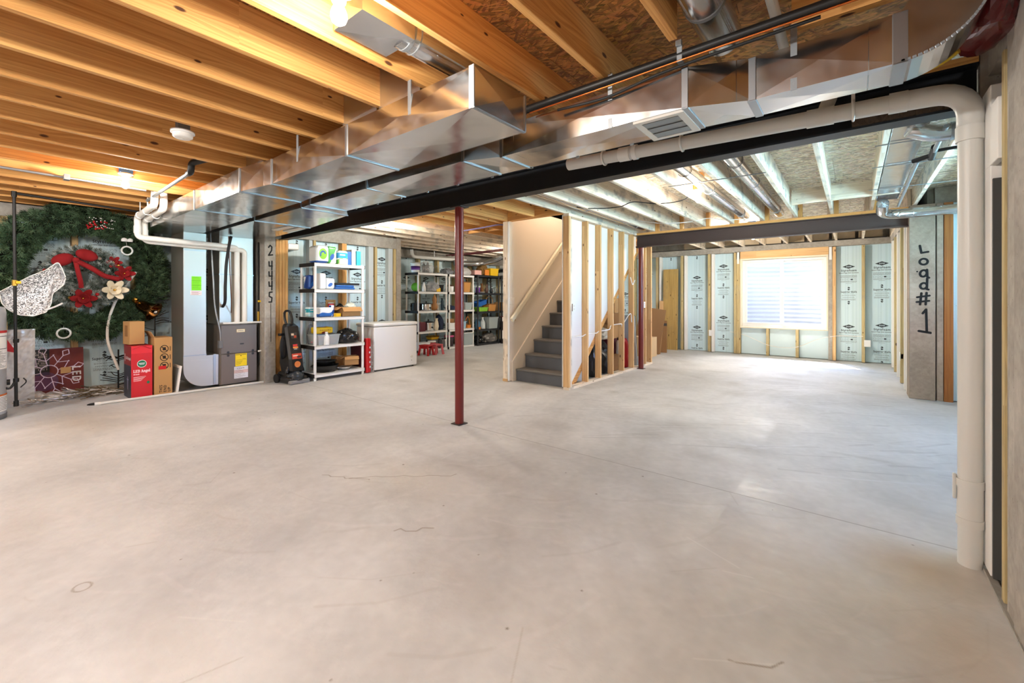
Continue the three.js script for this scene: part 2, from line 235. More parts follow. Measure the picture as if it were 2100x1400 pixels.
// ---------------------------------------------------------------- floor
{
  const f = S('floor');
  const slab = (x0, x1, z0, z1, W, H, after) => {
    const g = new THREE.BoxGeometry(x1 - x0, 0.12, z1 - z0); g.translate((x0 + x1) / 2, -0.06, (z0 + z1) / 2);
    const p = g.attributes.position, uv = g.attributes.uv; for (let i = 0; i < p.count; i++) uv.setXY(i, (p.getX(i) - x0) / (x1 - x0), 1 - (p.getZ(i) - z0) / (z1 - z0));
    const m = std(0xffffff, 1, 0, { map: floorTex(x0, x1, z0, z1, W, H, after) });
    const s = 12; m.roughnessMap = floorRough.clone(); m.roughnessMap.repeat.set((x1 - x0) / 4, (z1 - z0) / 4); m.bumpMap = fineBump.clone(); m.bumpMap.repeat.set((x1 - x0) * 1.1, (z1 - z0) * 1.1); m.bumpScale = 0.0012;
    M('floor_slab', g, m, f);
  };
  const line = (k, pts, w, col) => { k.strokeStyle = col; k.lineWidth = w; k.lineCap = 'round'; k.beginPath(); pts.forEach(([x, z], i) => (i ? k.lineTo(x, z) : k.moveTo(x, z))); k.stroke(); };
  const soft = (k, x, z, rx, rz, col) => { k.save(); k.translate(x, z); k.scale(rx, rz); const q = k.createRadialGradient(0, 0, 0, 0, 0, 1); q.addColorStop(0, col); q.addColorStop(1, col.replace(/[\d.]+\)$/, '0)')); k.fillStyle = q; k.beginPath(); k.arc(0, 0, 1, 0, 7); k.fill(); k.restore(); };
  slab(-8.6, 2.3, -3.06, 3.2, 2048, 1176, (k) => {
    for (let i = 0; i < 46; i++) soft(k, rr(-7.5, 0.4), rr(-3, 0.6), rr(0.15, 0.9), rr(0.08, 0.35), rnd() < 0.6 ? 'rgba(226,222,216,0.20)' : 'rgba(150,140,128,0.14)');
    for (let i = 0; i < 170; i++) { const x = rr(-6.5, 0.4), z = rr(-3, 0.2), a = rr(0.1, 1.2), l = rr(0.05, 0.5); line(k, [[x, z], [x + Math.cos(a) * l * 0.5, z - Math.sin(a) * l * 0.5], [x + Math.cos(a + 0.15) * l, z - Math.sin(a + 0.15) * l]], rr(0.006, 0.03), `rgba(${rnd() < 0.6 ? '232,228,222' : '140,130,120'},0.10)`); }
    const crack = (x0, z0, x1, z1, n) => { let p = []; for (let i = 0; i <= n; i++) { const t = i / n; p.push([x0 + (x1 - x0) * t + rr(-0.02, 0.02), z0 + (z1 - z0) * t + rr(-0.02, 0.02)]); } line(k, p, 0.006, 'rgba(120,104,88,0.75)'); };
    crack(-2.75, -1.65, -2.2, -2.15, 14); crack(-2.95, -1.55, -2.6, -1.72, 8); crack(-1.95, -1.42, -1.8, -1.55, 5); crack(-0.35, -1.62, -0.2, -1.72, 4);
    k.strokeStyle = 'rgba(120,104,90,0.6)'; k.lineWidth = 0.006; k.beginPath(); k.ellipse(-2.62, -0.3, 0.035, 0.03, 0, 0, 7); k.stroke();
    soft(k, 0.25, -2.75, 0.35, 0.3, 'rgba(160,122,84,0.5)'); soft(k, 0.3, -2.2, 0.25, 0.5, 'rgba(170,136,100,0.35)'); soft(k, -0.4, -2.4, 0.7, 0.45, 'rgba(160,140,118,0.3)'); soft(k, -6.2, -0.7, 1.0, 0.5, 'rgba(150,128,104,0.35)');
    soft(k, -2.45, -1.9, 0.5, 0.35, 'rgba(165,148,126,0.3)');
    for (let i = 0; i < 60; i++) { const x = rr(-7, 0.4), z = rr(-3, 0.5), a = rr(0, 6.28), l = rr(0.04, 0.3); line(k, [[x, z], [x + Math.cos(a) * l, z + Math.sin(a) * l]], 0.005, `rgba(${rnd() < 0.5 ? '235,230,224' : '150,140,130'},0.35)`); }
    for (let i = 0; i < 40; i++) { k.fillStyle = 'rgba(90,76,64,0.7)'; k.beginPath(); k.arc(rr(-6, 0.4), rr(-3, 0), rr(0.003, 0.008), 0, 7); k.fill(); }
    line(k, [[-8.6, -3.058], [2.3, -3.058]], 0.012, 'rgba(120,112,104,0.55)');
  });
  slab(-8.6, 2.3, -11.2, -3.06, 2048, 1528, (k) => {
    for (let i = 0; i < 160; i++) { const x = rr(-3, 0.5), z = rr(-7.5, -3.4), a = rr(0.2, 0.9), l = rr(0.1, 0.7); line(k, [[x, z], [x + Math.cos(a) * l, z - Math.sin(a) * l]], rr(0.008, 0.03), `rgba(${rnd() < 0.45 ? '238,238,240' : '128,122,118'},0.16)`); }
    for (let i = 0; i < 50; i++) soft(k, rr(-7, 0.4), rr(-10, -3.4), rr(0.05, 0.4), rr(0.05, 0.3), 'rgba(120,112,104,0.22)');
    line(k, [[-8.6, -7.5], [2.3, -7.5]], 0.01, 'rgba(130,124,118,0.45)');
  });
}

// ---------------------------------------------------------------- ceiling: strand board deck and joists
const OPEN = [-4.085, -3.125, -8.15, -5.12]; // stair opening x0 x1 z0 z1
{
  const c = S('ceiling');
  const pieces = (x0, x1, z0, z1) => { // cut the stair opening out of a rectangle
    const [a, b, p, q] = OPEN; if (x1 <= a || x0 >= b || z1 <= p || z0 >= q) return [[x0, x1, z0, z1]];
    const o = []; if (x0 < a) o.push([x0, a, z0, z1]); if (x1 > b) o.push([b, x1, z0, z1]);
    const u = Math.max(x0, a), v = Math.min(x1, b); if (z0 < p) o.push([u, v, z0, p]); if (z1 > q) o.push([u, v, q, z1]); return o;
  };
  let row = 0;
  for (let z = 3.2; z > -11.3; z -= 1.22, row++) for (let x = -8.7 - (row % 2) * 1.22; x < 2.4; x += 2.44)
    for (const [a, b, p, q] of pieces(Math.max(x, -8.7), Math.min(x + 2.437, 2.4), Math.max(z - 1.217, -11.3), z)) if (b - a > 0.05 && q - p > 0.05) M('strand_board_panel', bx(a, b, 2.645, 2.663, p, q), p > -3.4 ? mat.osbWarm : mat.osbDaylit, c);
  for (const [a, b, p, q] of pieces(-8.7, 2.4, -11.3, 3.2)) M('subfloor', bx(a, b, 2.664, 2.8, p, q), mat.card, c);
  const joist = (x, z0, z1, m, y0 = 2.42) => M('joist', bx(x, x + 0.038, y0, 2.645, z0, z1, 0.004), m, c);
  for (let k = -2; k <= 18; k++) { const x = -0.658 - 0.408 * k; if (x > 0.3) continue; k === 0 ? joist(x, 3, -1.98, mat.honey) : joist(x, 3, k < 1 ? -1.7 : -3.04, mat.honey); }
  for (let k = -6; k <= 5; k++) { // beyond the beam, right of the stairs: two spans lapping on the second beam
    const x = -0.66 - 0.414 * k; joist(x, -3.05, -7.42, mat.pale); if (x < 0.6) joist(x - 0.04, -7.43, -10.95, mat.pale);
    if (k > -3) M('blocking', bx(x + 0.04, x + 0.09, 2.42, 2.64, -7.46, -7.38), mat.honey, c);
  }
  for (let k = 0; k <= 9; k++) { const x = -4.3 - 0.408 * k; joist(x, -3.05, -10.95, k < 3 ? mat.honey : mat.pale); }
  M('joist', bx(-3.12, -3.08, 2.42, 2.645, -8.2, -3.05, 0.004), mat.pale, c); M('joist', bx(-4.13, -4.09, 2.42, 2.645, -8.2, -3.05, 0.004), mat.honey, c); M('joist', bx(-3.6, -3.562, 2.42, 2.645, -5.0, -3.05, 0.004), mat.honey, c);
  M('opening_header', bx(-4.09, -3.12, 2.42, 2.645, -5.12, -5.04, 0.004), mat.honey, c);
  for (const [x, z] of [[-4.7, -5.6], [-5.1, -5.6], [-5.5, -5.6], [-3.85, -3.9]]) M('blocking', bx(x + 0.04, x + 0.37, 2.43, 2.64, z, z - 0.038), mat.honey, c);
  M('blocking', bx(-0.21, 0.4, 2.42, 2.6, -2.22, -2.26), mat.honey, c);
  M('blocking', bx(-0.6, 0.4, 2.42, 2.6, -6.35, -6.39), mat.pale, c);
  // fibrous insulation along the rim over the window wall
  M('rim_insulation', Array.from({ length: 9 }, (_, i) => { const x = -3.05 + i * 0.414, g = new THREE.BoxGeometry(0.36, 0.19, 0.08, 12, 8, 1), p = g.attributes.position; for (let j = 0; j < p.count; j++) if (p.getZ(j) > 0) p.setZ(j, p.getZ(j) + 0.06 * fbm(p.getX(j) * 14 + i * 5, p.getY(j) * 14, i, 3)); g.translate(x, 2.535, -10.9); g.computeVertexNormals(); return g; }), std(0xb8a68c, 0.95), c);
  // stairwell shaft above the deck
  const w = S('stairwell'); M('shaft_wall', [bx(-4.12, -4.085, 2.64, 3.7, -8.2, -5.05), bx(-3.125, -3.09, 2.64, 3.7, -8.2, -5.05), bx(-4.12, -3.09, 2.64, 3.7, -8.24, -8.15), bx(-4.12, -3.09, 2.8, 3.7, -5.09, -5.05), bx(-4.12, -3.09, 3.7, 3.74, -8.24, -5.05)], mat.paint, w);
}

// ---------------------------------------------------------------- perimeter walls: concrete frame, insulation boards, studs
// face: 'x+' looks to +x, 'x-' to -x, 'z+' to +z; d = plane of the board's face; a0..a1 along the wall
function board(par, face, d, a0, a1, y0, y1, off = rnd() * 1.2) {
  const c = (a0 + a1) / 2, t = 0.05, g = face[0] === 'x' ? clean(new THREE.BoxGeometry(t, y1 - y0, Math.abs(a1 - a0)).translate(d + (face === 'x+' ? -t / 2 : t / 2), (y0 + y1) / 2, c)) : clean(new THREE.BoxGeometry(Math.abs(a1 - a0), y1 - y0, t).translate(c, (y0 + y1) / 2, d - t / 2));
  const p = g.attributes.position, uv = g.attributes.uv, s = face === 'x+' ? -1 : 1;
  for (let i = 0; i < p.count; i++) uv.setXY(i, s * ((face[0] === 'x' ? p.getZ(i) : p.getX(i)) - c) + 0.3, p.getY(i) + off);
  return M('insulation_board', g, mat.foam, par);
}
{ // left wall behind the wreath
  const w = S('wall_left'); M('concrete_shell', bx(-8.5, -8.275, 0, 2.64, -2.9, 3.1), mat.concrete, w); M('top_beam', bx(-8.275, -8.08, 2.26, 2.42, -2.72, 3), mat.concrete, w); M('footing_ledge', bx(-8.275, -8.09, 0, 0.05, -2.72, 3), mat.concrete, w);
  for (let k = -6; k <= 3; k++) { const z = -0.86 - 0.61 * k; if (z > -2.6) { M('stud', bx(-8.22, -8.1, 0.05, 2.26, z - 0.03, z + 0.03, 0.003), k % 2 ? mat.treated : mat.stud, w); board(w, 'x+', -8.22, Math.max(z - 0.575, -2.7), z - 0.035, 0.05, 2.26, [0.19, 0.52, 0.17][(k + 9) % 3]); } }
}
{ // the jog in the left wall, from the marked pier to the corner past the freezer
  const w = S('wall_left_jog'); M('concrete_shell', [bx(-7.4, -7.175, 0, 2.64, -5.19, -2.72), bx(-8.4, -7.2, 0, 2.64, -2.9, -2.72), bx(-8.4, -7.02, 0, 2.64, -5.3, -5.19)], mat.concrete, w);
  const pier = M('pier', bx(-7.2, -6.82, 0, 2.42, -2.86, -2.7, 0.01), mat.concrete, w);
  const mark = M('spray_marking', ry(face(0.13, 1.5), Math.PI / 2).translate(-6.817, 1.32, -2.78), new THREE.MeshStandardMaterial({ color: 0x111111, roughness: 0.9, transparent: true, alphaMap: ctex(canvas(128, 1400, (c, W, H) => { c.fillStyle = '#000'; c.fillRect(0, 0, W, H); c.strokeStyle = '#fff'; c.lineWidth = 19; c.lineCap = c.lineJoin = 'round'; const P = (a) => { c.beginPath(); a.forEach(([x, y], i) => (i ? c.lineTo(x, y) : c.moveTo(x, y))); c.stroke(); };
    P([[40, 50], [60, 20], [85, 40], [80, 90], [40, 160], [95, 150]]); for (const y of [250, 390, 530]) { P([[45, y], [48, y + 60], [90, y + 56]]); P([[86, y - 10], [84, y + 110]]); } P([[88, 670], [50, 676], [48, 730], [86, 750], [80, 810], [44, 810]]); c.lineWidth = 8; P([[70, 830], [72, 1360]]); }), false), alphaTest: 0 }), w);
  for (const z of [-2.89, -2.935, -2.98, -3.025, -3.07]) M('post_ply', bx(-7.06, -6.94, 0, z > -2.9 ? 2.05 : 2.17, z - 0.021, z + 0.021, 0.003), mat.honey, w);
  M('top_beam', bx(-7.2, -6.99, 2.22, 2.42, -5.19, -3.1), mat.concrete, w); M('insulated_ledge', bx(-7.1, -6.97, 2.03, 2.13, -3.28, -3.1, 0.02), mat.white, w);
  for (const [z, d, m] of [[-3.55, 0.045, mat.treated], [-4.08, 0.09, mat.honey], [-4.72, 0.05, mat.treated], [-5.14, 0.055, mat.treated]]) M('stud', bx(-7.12, -7.0, 0.02, 2.22, z - d / 2, z + d / 2, 0.003), m, w);
  for (const [z, d] of [[-3.49, 0.06], [-4.62, 0.1], [-5.05, 0.1]]) M('concrete_stud', bx(-7.12, -7.01, 0.02, 2.22, z - d / 2, z + d / 2, 0.006), std(0xb9c0c2, 0.85), w);
  let i = 0; for (const [a, b] of [[-3.1, -3.52], [-3.58, -4.03], [-4.13, -4.69], [-4.75, -5.11]]) board(w, 'x+', -7.12, b, a, 0.02, 2.22, [0.62, 0.62, 0.62, 0.3][i++]);
}
{ // left wall behind the row of shelves
  const w = S('wall_left_rear'); M('concrete_shell', bx(-8.75, -8.525, 0, 2.64, -11.1, -5.19), mat.concrete, w); M('top_beam', bx(-8.525, -8.32, 2.24, 2.42, -10.9, -5.3), mat.concrete, w);
  for (let k = 0; k < 9; k++) { const z = -5.62 - 0.61 * k; M('stud', bx(-8.45, -8.33, 0.02, 2.24, z - 0.03, z + 0.03, 0.003), mat.treated, w); board(w, 'x+', -8.45, z - 0.575, z - 0.035, 0.02, 2.24, 0.55); } board(w, 'x+', -8.45, -5.585, -5.3, 0.02, 2.24, 0.55);
}
{ // window wall
  const w = S('wall_back'), Z = -10.8;
  M('concrete_shell', [bx(-8.7, -2.03, 0, 2.64, Z - 0.35, Z - 0.195), bx(-0.36, 0.9, 0, 2.64, Z - 0.35, Z - 0.195), bx(-2.03, -0.36, 0, 0.6, Z - 0.35, Z - 0.195), bx(-2.03, -0.36, 2.14, 2.64, Z - 0.35, Z - 0.195)], mat.concrete, w);
  M('top_beam', [bx(-8.5, -2.11, 2.3, 2.42, Z - 0.195, Z + 0.02), bx(-2.11, 0.6, 2.31, 2.42, Z - 0.195, Z + 0.02)], mat.concrete, w);
  for (const [x, d, m] of [[-5.72, 0.06], [-5.1, 0.06], [-4.5, 0.06], [-3.89, 0.06], [-3.28, 0.06], [-2.655, 0.06], [-2.105, 0.05], [-0.3, 0.055, 'stud'], [0.155, 0.05]]) M('stud', bx(x - d / 2, x + d / 2, 0.01, 2.3, Z - 0.12, Z, 0.003), mat[m ?? 'treated'], w);
  for (const [x, d] of [[-3.2, 0.06], [-2.58, 0.06], [-3.81, 0.06]]) M('concrete_stud', bx(x - d / 2, x + d / 2, 0.01, 2.3, Z - 0.13, Z - 0.012, 0.006), mat.paper, w);
  M('jack_stud', bx(-2.075, -2.0, 0.01, 2.15, Z - 0.12, Z - 0.004, 0.003), mat.treated, w); M('jack_stud', bx(-0.395, -0.33, 0.01, 2.15, Z - 0.12, Z - 0.004, 0.003), mat.concrete, w);
  M('window_header', bx(-2.0, -0.39, 2.15, 2.31, Z - 0.12, Z, 0.003), mat.stud, w); for (const x of [-2.04, -0.36]) M('joist_hanger', bx(x - 0.022, x + 0.022, 2.04, 2.3, Z - 0.01, Z + 0.008), mat.white, w);
  for (const x of [-1.465, -0.925]) M('cripple_stud', bx(x - 0.026, x + 0.026, 0.01, 0.6, Z - 0.12, Z, 0.003), mat.treated, w);
  const b = (a, c, y0, y1, o) => board(w, 'z+', Z - 0.14, a, c, y0, y1, o);
  b(-6.3, -5.76, 0.01, 2.3); b(-5.68, -5.14, 0.01, 2.3); b(-5.06, -4.54, 0.01, 2.3); b(-4.46, -3.93, 0.01, 2.3, 0.3); b(-3.85, -3.32, 0.01, 2.3, 0.55); b(-3.24, -2.69, 0.01, 2.3, 0.55); b(-2.62, -2.13, 0.01, 2.3, 0.3); b(-0.27, 0.13, 0.01, 2.31, 0.42); b(0.18, 0.69, 0.01, 2.31, 0.38);
  const plain = std(0xcfe2e8, 0.6); for (const [a, c] of [[-2.0, -1.49], [-1.44, -0.95], [-0.9, -0.395]]) M('insulation_board', bx(a, c, 0.01, 0.6, Z - 0.17, Z - 0.13, 0.01), plain, w);
  M('cable', tube([[-2.2, 0.5, Z + 0.01], [-1.9, 0.42, Z - 0.1], [-1.47, 0.25, Z + 0.012], [-1.2, 0.2, Z - 0.09], [-0.92, 0.24, Z + 0.012], [-0.6, 0.4, Z - 0.09], [-0.3, 0.5, Z + 0.012], [0.15, 0.52, Z + 0.012]], 0.005, 60, 6), mat.paper, w);
  M('cable', tube([[-4.2, 2.44, Z + 0.03], [-3.2, 2.43, Z + 0.05], [-2.2, 2.45, Z + 0.04], [-1.2, 2.43, Z + 0.05], [-0.4, 2.44, Z + 0.03], [0.5, 2.43, Z + 0.04]], 0.007, 60, 6), mat.blackMatte, w);
  const win = S('window_1');
  const frame = (x0, x1, y0, y1, t, z0, z1, m, n) => M(n, [bx(x0, x1, y0, y0 + t, z0, z1, 0.004), bx(x0, x1, y1 - t, y1, z0, z1, 0.004), bx(x0, x0 + t, y0 + t, y1 - t, z0, z1, 0.004), bx(x1 - t, x1, y0 + t, y1 - t, z0, z1, 0.004)], m, win);
  frame(-2.0, -0.395, 0.6, 2.15, 0.03, Z - 0.2, Z + 0.005, mat.cream, 'window_jamb'); frame(-1.97, -0.425, 0.63, 2.12, 0.055, Z - 0.19, Z - 0.1, mat.white, 'window_frame');
  frame(-1.915, -1.195, 0.685, 2.065, 0.035, Z - 0.15, Z - 0.12, mat.white, 'sash'); frame(-1.235, -0.48, 0.685, 2.065, 0.035, Z - 0.18, Z - 0.151, mat.white, 'sash'); M('window_stile', bx(-1.245, -1.175, 0.685, 2.065, Z - 0.155, Z - 0.115, 0.003), mat.white, win);
  M('pane', bx(-1.885, -1.225, 0.715, 2.035, Z - 0.137, Z - 0.133), mat.glass, win); M('pane', bx(-1.205, -0.51, 0.715, 2.035, Z - 0.168, Z - 0.164), mat.glass, win);
}
{ // window well outside and the ground round it
  const well = S('window_well'), pts = []; for (let i = 0; i <= 120; i++) { const y = -0.05 + i * 0.02; pts.push([1.16 + 0.012 * Math.sin(i * 1.25), y]); }
  const g = new THREE.LatheGeometry(pts.map(([x, y]) => new THREE.Vector2(x, y)), 40, Math.PI / 2, Math.PI); g.translate(-1.2, 0, -11.15);
  M('corrugated_wall', g, std(0xb4c2d6, 0.6), well); M('gravel_bed', bx(-2.5, 0.1, -0.1, 0.35, -12.4, -11.15), mat.concrete, well);
  const addedShade = S('added_overhang'); for (let i = 0; i < 4; i++) M('added_overhang_board', bx(-3.2, 0.8, 2.86, 2.9, -11.29 - i * 0.135, -11.16 - i * 0.135, 0.004), mat.treated, addedShade); M('added_overhang_joist', [bx(-3.2, 0.8, 2.7, 2.86, -11.2, -11.16)], mat.treated, addedShade);  // unseen overhang, added to cut off the top of the sun patch
  const o = S('ground'), shape = new THREE.Shape([[30, 11.16], [30, 50], [-30, 50], [-30, 11.16], ...Array.from({ length: 33 }, (_, i) => [-1.2 - 1.178 * Math.cos(i / 32 * Math.PI), 11.16 + 1.178 * Math.sin(i / 32 * Math.PI)])].map(([x, y]) => new THREE.Vector2(x, y)));
  const e = new THREE.ExtrudeGeometry(shape, { depth: 0.3, bevelEnabled: false, curveSegments: 40 }); e.rotateX(-Math.PI / 2).translate(0, 1.98, 0); M('turf', e, std(0x8a8468, 0.95), o);
}
{ // right wall of the far bay, the marked pier and the recess beside it
  const w = S('wall_right_far'); M('concrete_shell', bx(0.74, 0.9, 0, 2.64, -11.1, -7.6), mat.concrete, w);
  for (let k = 0; k < 5; k++) { const z = -7.95 - 0.61 * k; M('stud', bx(0.545, 0.66, 0.01, 2.3, z - 0.03, z + 0.03, 0.003), k % 2 ? mat.treated : mat.paper, w); board(w, 'x-', 0.68, z - 0.575, z - 0.035, 0.01, 2.3, 0.5); } board(w, 'x-', 0.68, -7.915, -7.6, 0.01, 2.3); M('concrete_stud', bx(0.55, 0.66, 0.01, 2.3, -7.75, -7.66), mat.paper, w);
  M('top_beam', bx(0.55, 0.74, 2.3, 2.42, -10.8, -7.6), mat.concrete, w);
  const c = S('wall_recess_end'); M('pier', [bx(0.55, 0.79, 0, 2.42, -7.62, -7.34, 0.008), bx(0.8, 0.862, 0, 2.42, -7.62, -7.36, 0.008)], mat.concreteWarm, c); M('stud', bx(0.865, 0.945, 0, 2.42, -7.5, -7.35, 0.003), mat.studDark, c); M('stud', bx(1.5, 1.56, 0, 2.42, -7.5, -7.35, 0.003), mat.treated, c); board(c, 'z+', -7.43, 0.945, 1.5, 0.01, 2.42, 0.1); board(c, 'z+', -7.43, 1.56, 1.9, 0.01, 2.42, 0.1); M('concrete_shell', bx(0.8, 2.2, 0, 2.64, -7.75, -7.49), mat.concrete, c);
  M('spray_marking', face(0.15, 1.16).translate(0.68, 1.35, -7.337), new THREE.MeshStandardMaterial({ color: 0x121212, roughness: 0.9, transparent: true, alphaMap: ctex(canvas(150, 1160, (k, W, H) => { k.fillStyle = '#000'; k.fillRect(0, 0, W, H); k.strokeStyle = '#fff'; k.lineWidth = 24; k.lineCap = k.lineJoin = 'round'; const P = (a) => { k.beginPath(); a.forEach(([x, y], i) => (i ? k.lineTo(x, y) : k.moveTo(x, y))); k.stroke(); }, O = (x, y, a, b) => { k.beginPath(); k.ellipse(x, y, a, b, 0.2, 0, 7); k.stroke(); };
    P([[44, 20], [58, 110], [118, 100]]); O(78, 220, 36, 36); O(76, 365, 30, 40); P([[108, 320], [112, 410], [126, 420]]); k.beginPath(); k.arc(20, 340, 9, 0, 7); k.fillStyle = '#fff'; k.fill(); O(78, 520, 30, 36); P([[110, 430], [106, 560], [120, 566]]); P([[20, 660], [130, 640]]); P([[16, 720], [126, 704]]); P([[58, 610], [46, 750]]); P([[104, 606], [96, 750]]); P([[70, 860], [100, 810], [106, 1080]]); k.lineWidth = 28; P([[36, 1080], [140, 1098]]); }), false) }), c);
  const d = S('wall_recess_side'); M('concrete_shell', [bx(1.9, 2.15, 0, 0.25, -7.6, -3), bx(1.9, 2.15, 2.2, 2.64, -7.6, -3), bx(1.9, 2.15, 0.25, 2.2, -7.6, -6.1), bx(1.9, 2.15, 0.25, 2.2, -4.3, -3), bx(1.9, 2.15, 0.25, 0.9, -6.1, -4.3), bx(0.85, 2.15, 0, 2.64, -3.1, -2.9)], mat.concrete, d);
  const win = S('window_2'); for (const [z0, z1] of [[-6.1, -5.2], [-5.2, -4.3]]) { M('sash', [bx(1.98, 2.05, 0.9, 0.97, z0, z1), bx(1.98, 2.05, 2.13, 2.2, z0, z1), bx(1.98, 2.05, 0.9, 2.2, z0, z0 + 0.07), bx(1.98, 2.05, 0.9, 2.2, z1 - 0.07, z1)], mat.white, win); M('pane', bx(2.01, 2.014, 0.97, 2.13, z0 + 0.07, z1 - 0.07), mat.glass, win); }
}
{ // right wall beside the camera
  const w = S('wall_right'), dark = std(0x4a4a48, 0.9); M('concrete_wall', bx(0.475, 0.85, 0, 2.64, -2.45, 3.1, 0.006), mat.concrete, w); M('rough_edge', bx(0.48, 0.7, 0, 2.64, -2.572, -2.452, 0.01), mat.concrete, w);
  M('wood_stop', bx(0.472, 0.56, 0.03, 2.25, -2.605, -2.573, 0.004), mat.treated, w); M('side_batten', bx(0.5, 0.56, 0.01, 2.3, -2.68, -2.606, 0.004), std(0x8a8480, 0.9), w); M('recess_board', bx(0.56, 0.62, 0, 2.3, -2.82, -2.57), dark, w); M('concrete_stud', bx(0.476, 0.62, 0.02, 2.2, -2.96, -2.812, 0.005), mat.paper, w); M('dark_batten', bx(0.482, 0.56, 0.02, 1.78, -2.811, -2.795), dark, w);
  M('concrete_shell', bx(0.62, 0.85, 0, 2.64, -3.0, -2.45), mat.concrete, w); M('beam_pocket', [bx(0.477, 0.86, 0, 2.168, -3.11, -2.962), bx(0.5, 0.62, 2.3, 2.64, -2.99, -2.45), bx(0.475, 0.86, 2.168, 2.64, -3.11, -3.0)], mat.concrete, w); M('white_patch', bx(0.474, 0.5, 1.84, 2.1, -2.9, -2.68, 0.004), mat.paper, w);
  M('floor_curb', bx(0.468, 0.5, 0, 0.012, -2.9, 3, 0.003), mat.concrete, w);
}
{ const w = S('wall_rear'); M('concrete_wall', bx(-8.5, 0.85, 0, 2.64, 3.0, 3.2), mat.concrete, w); }

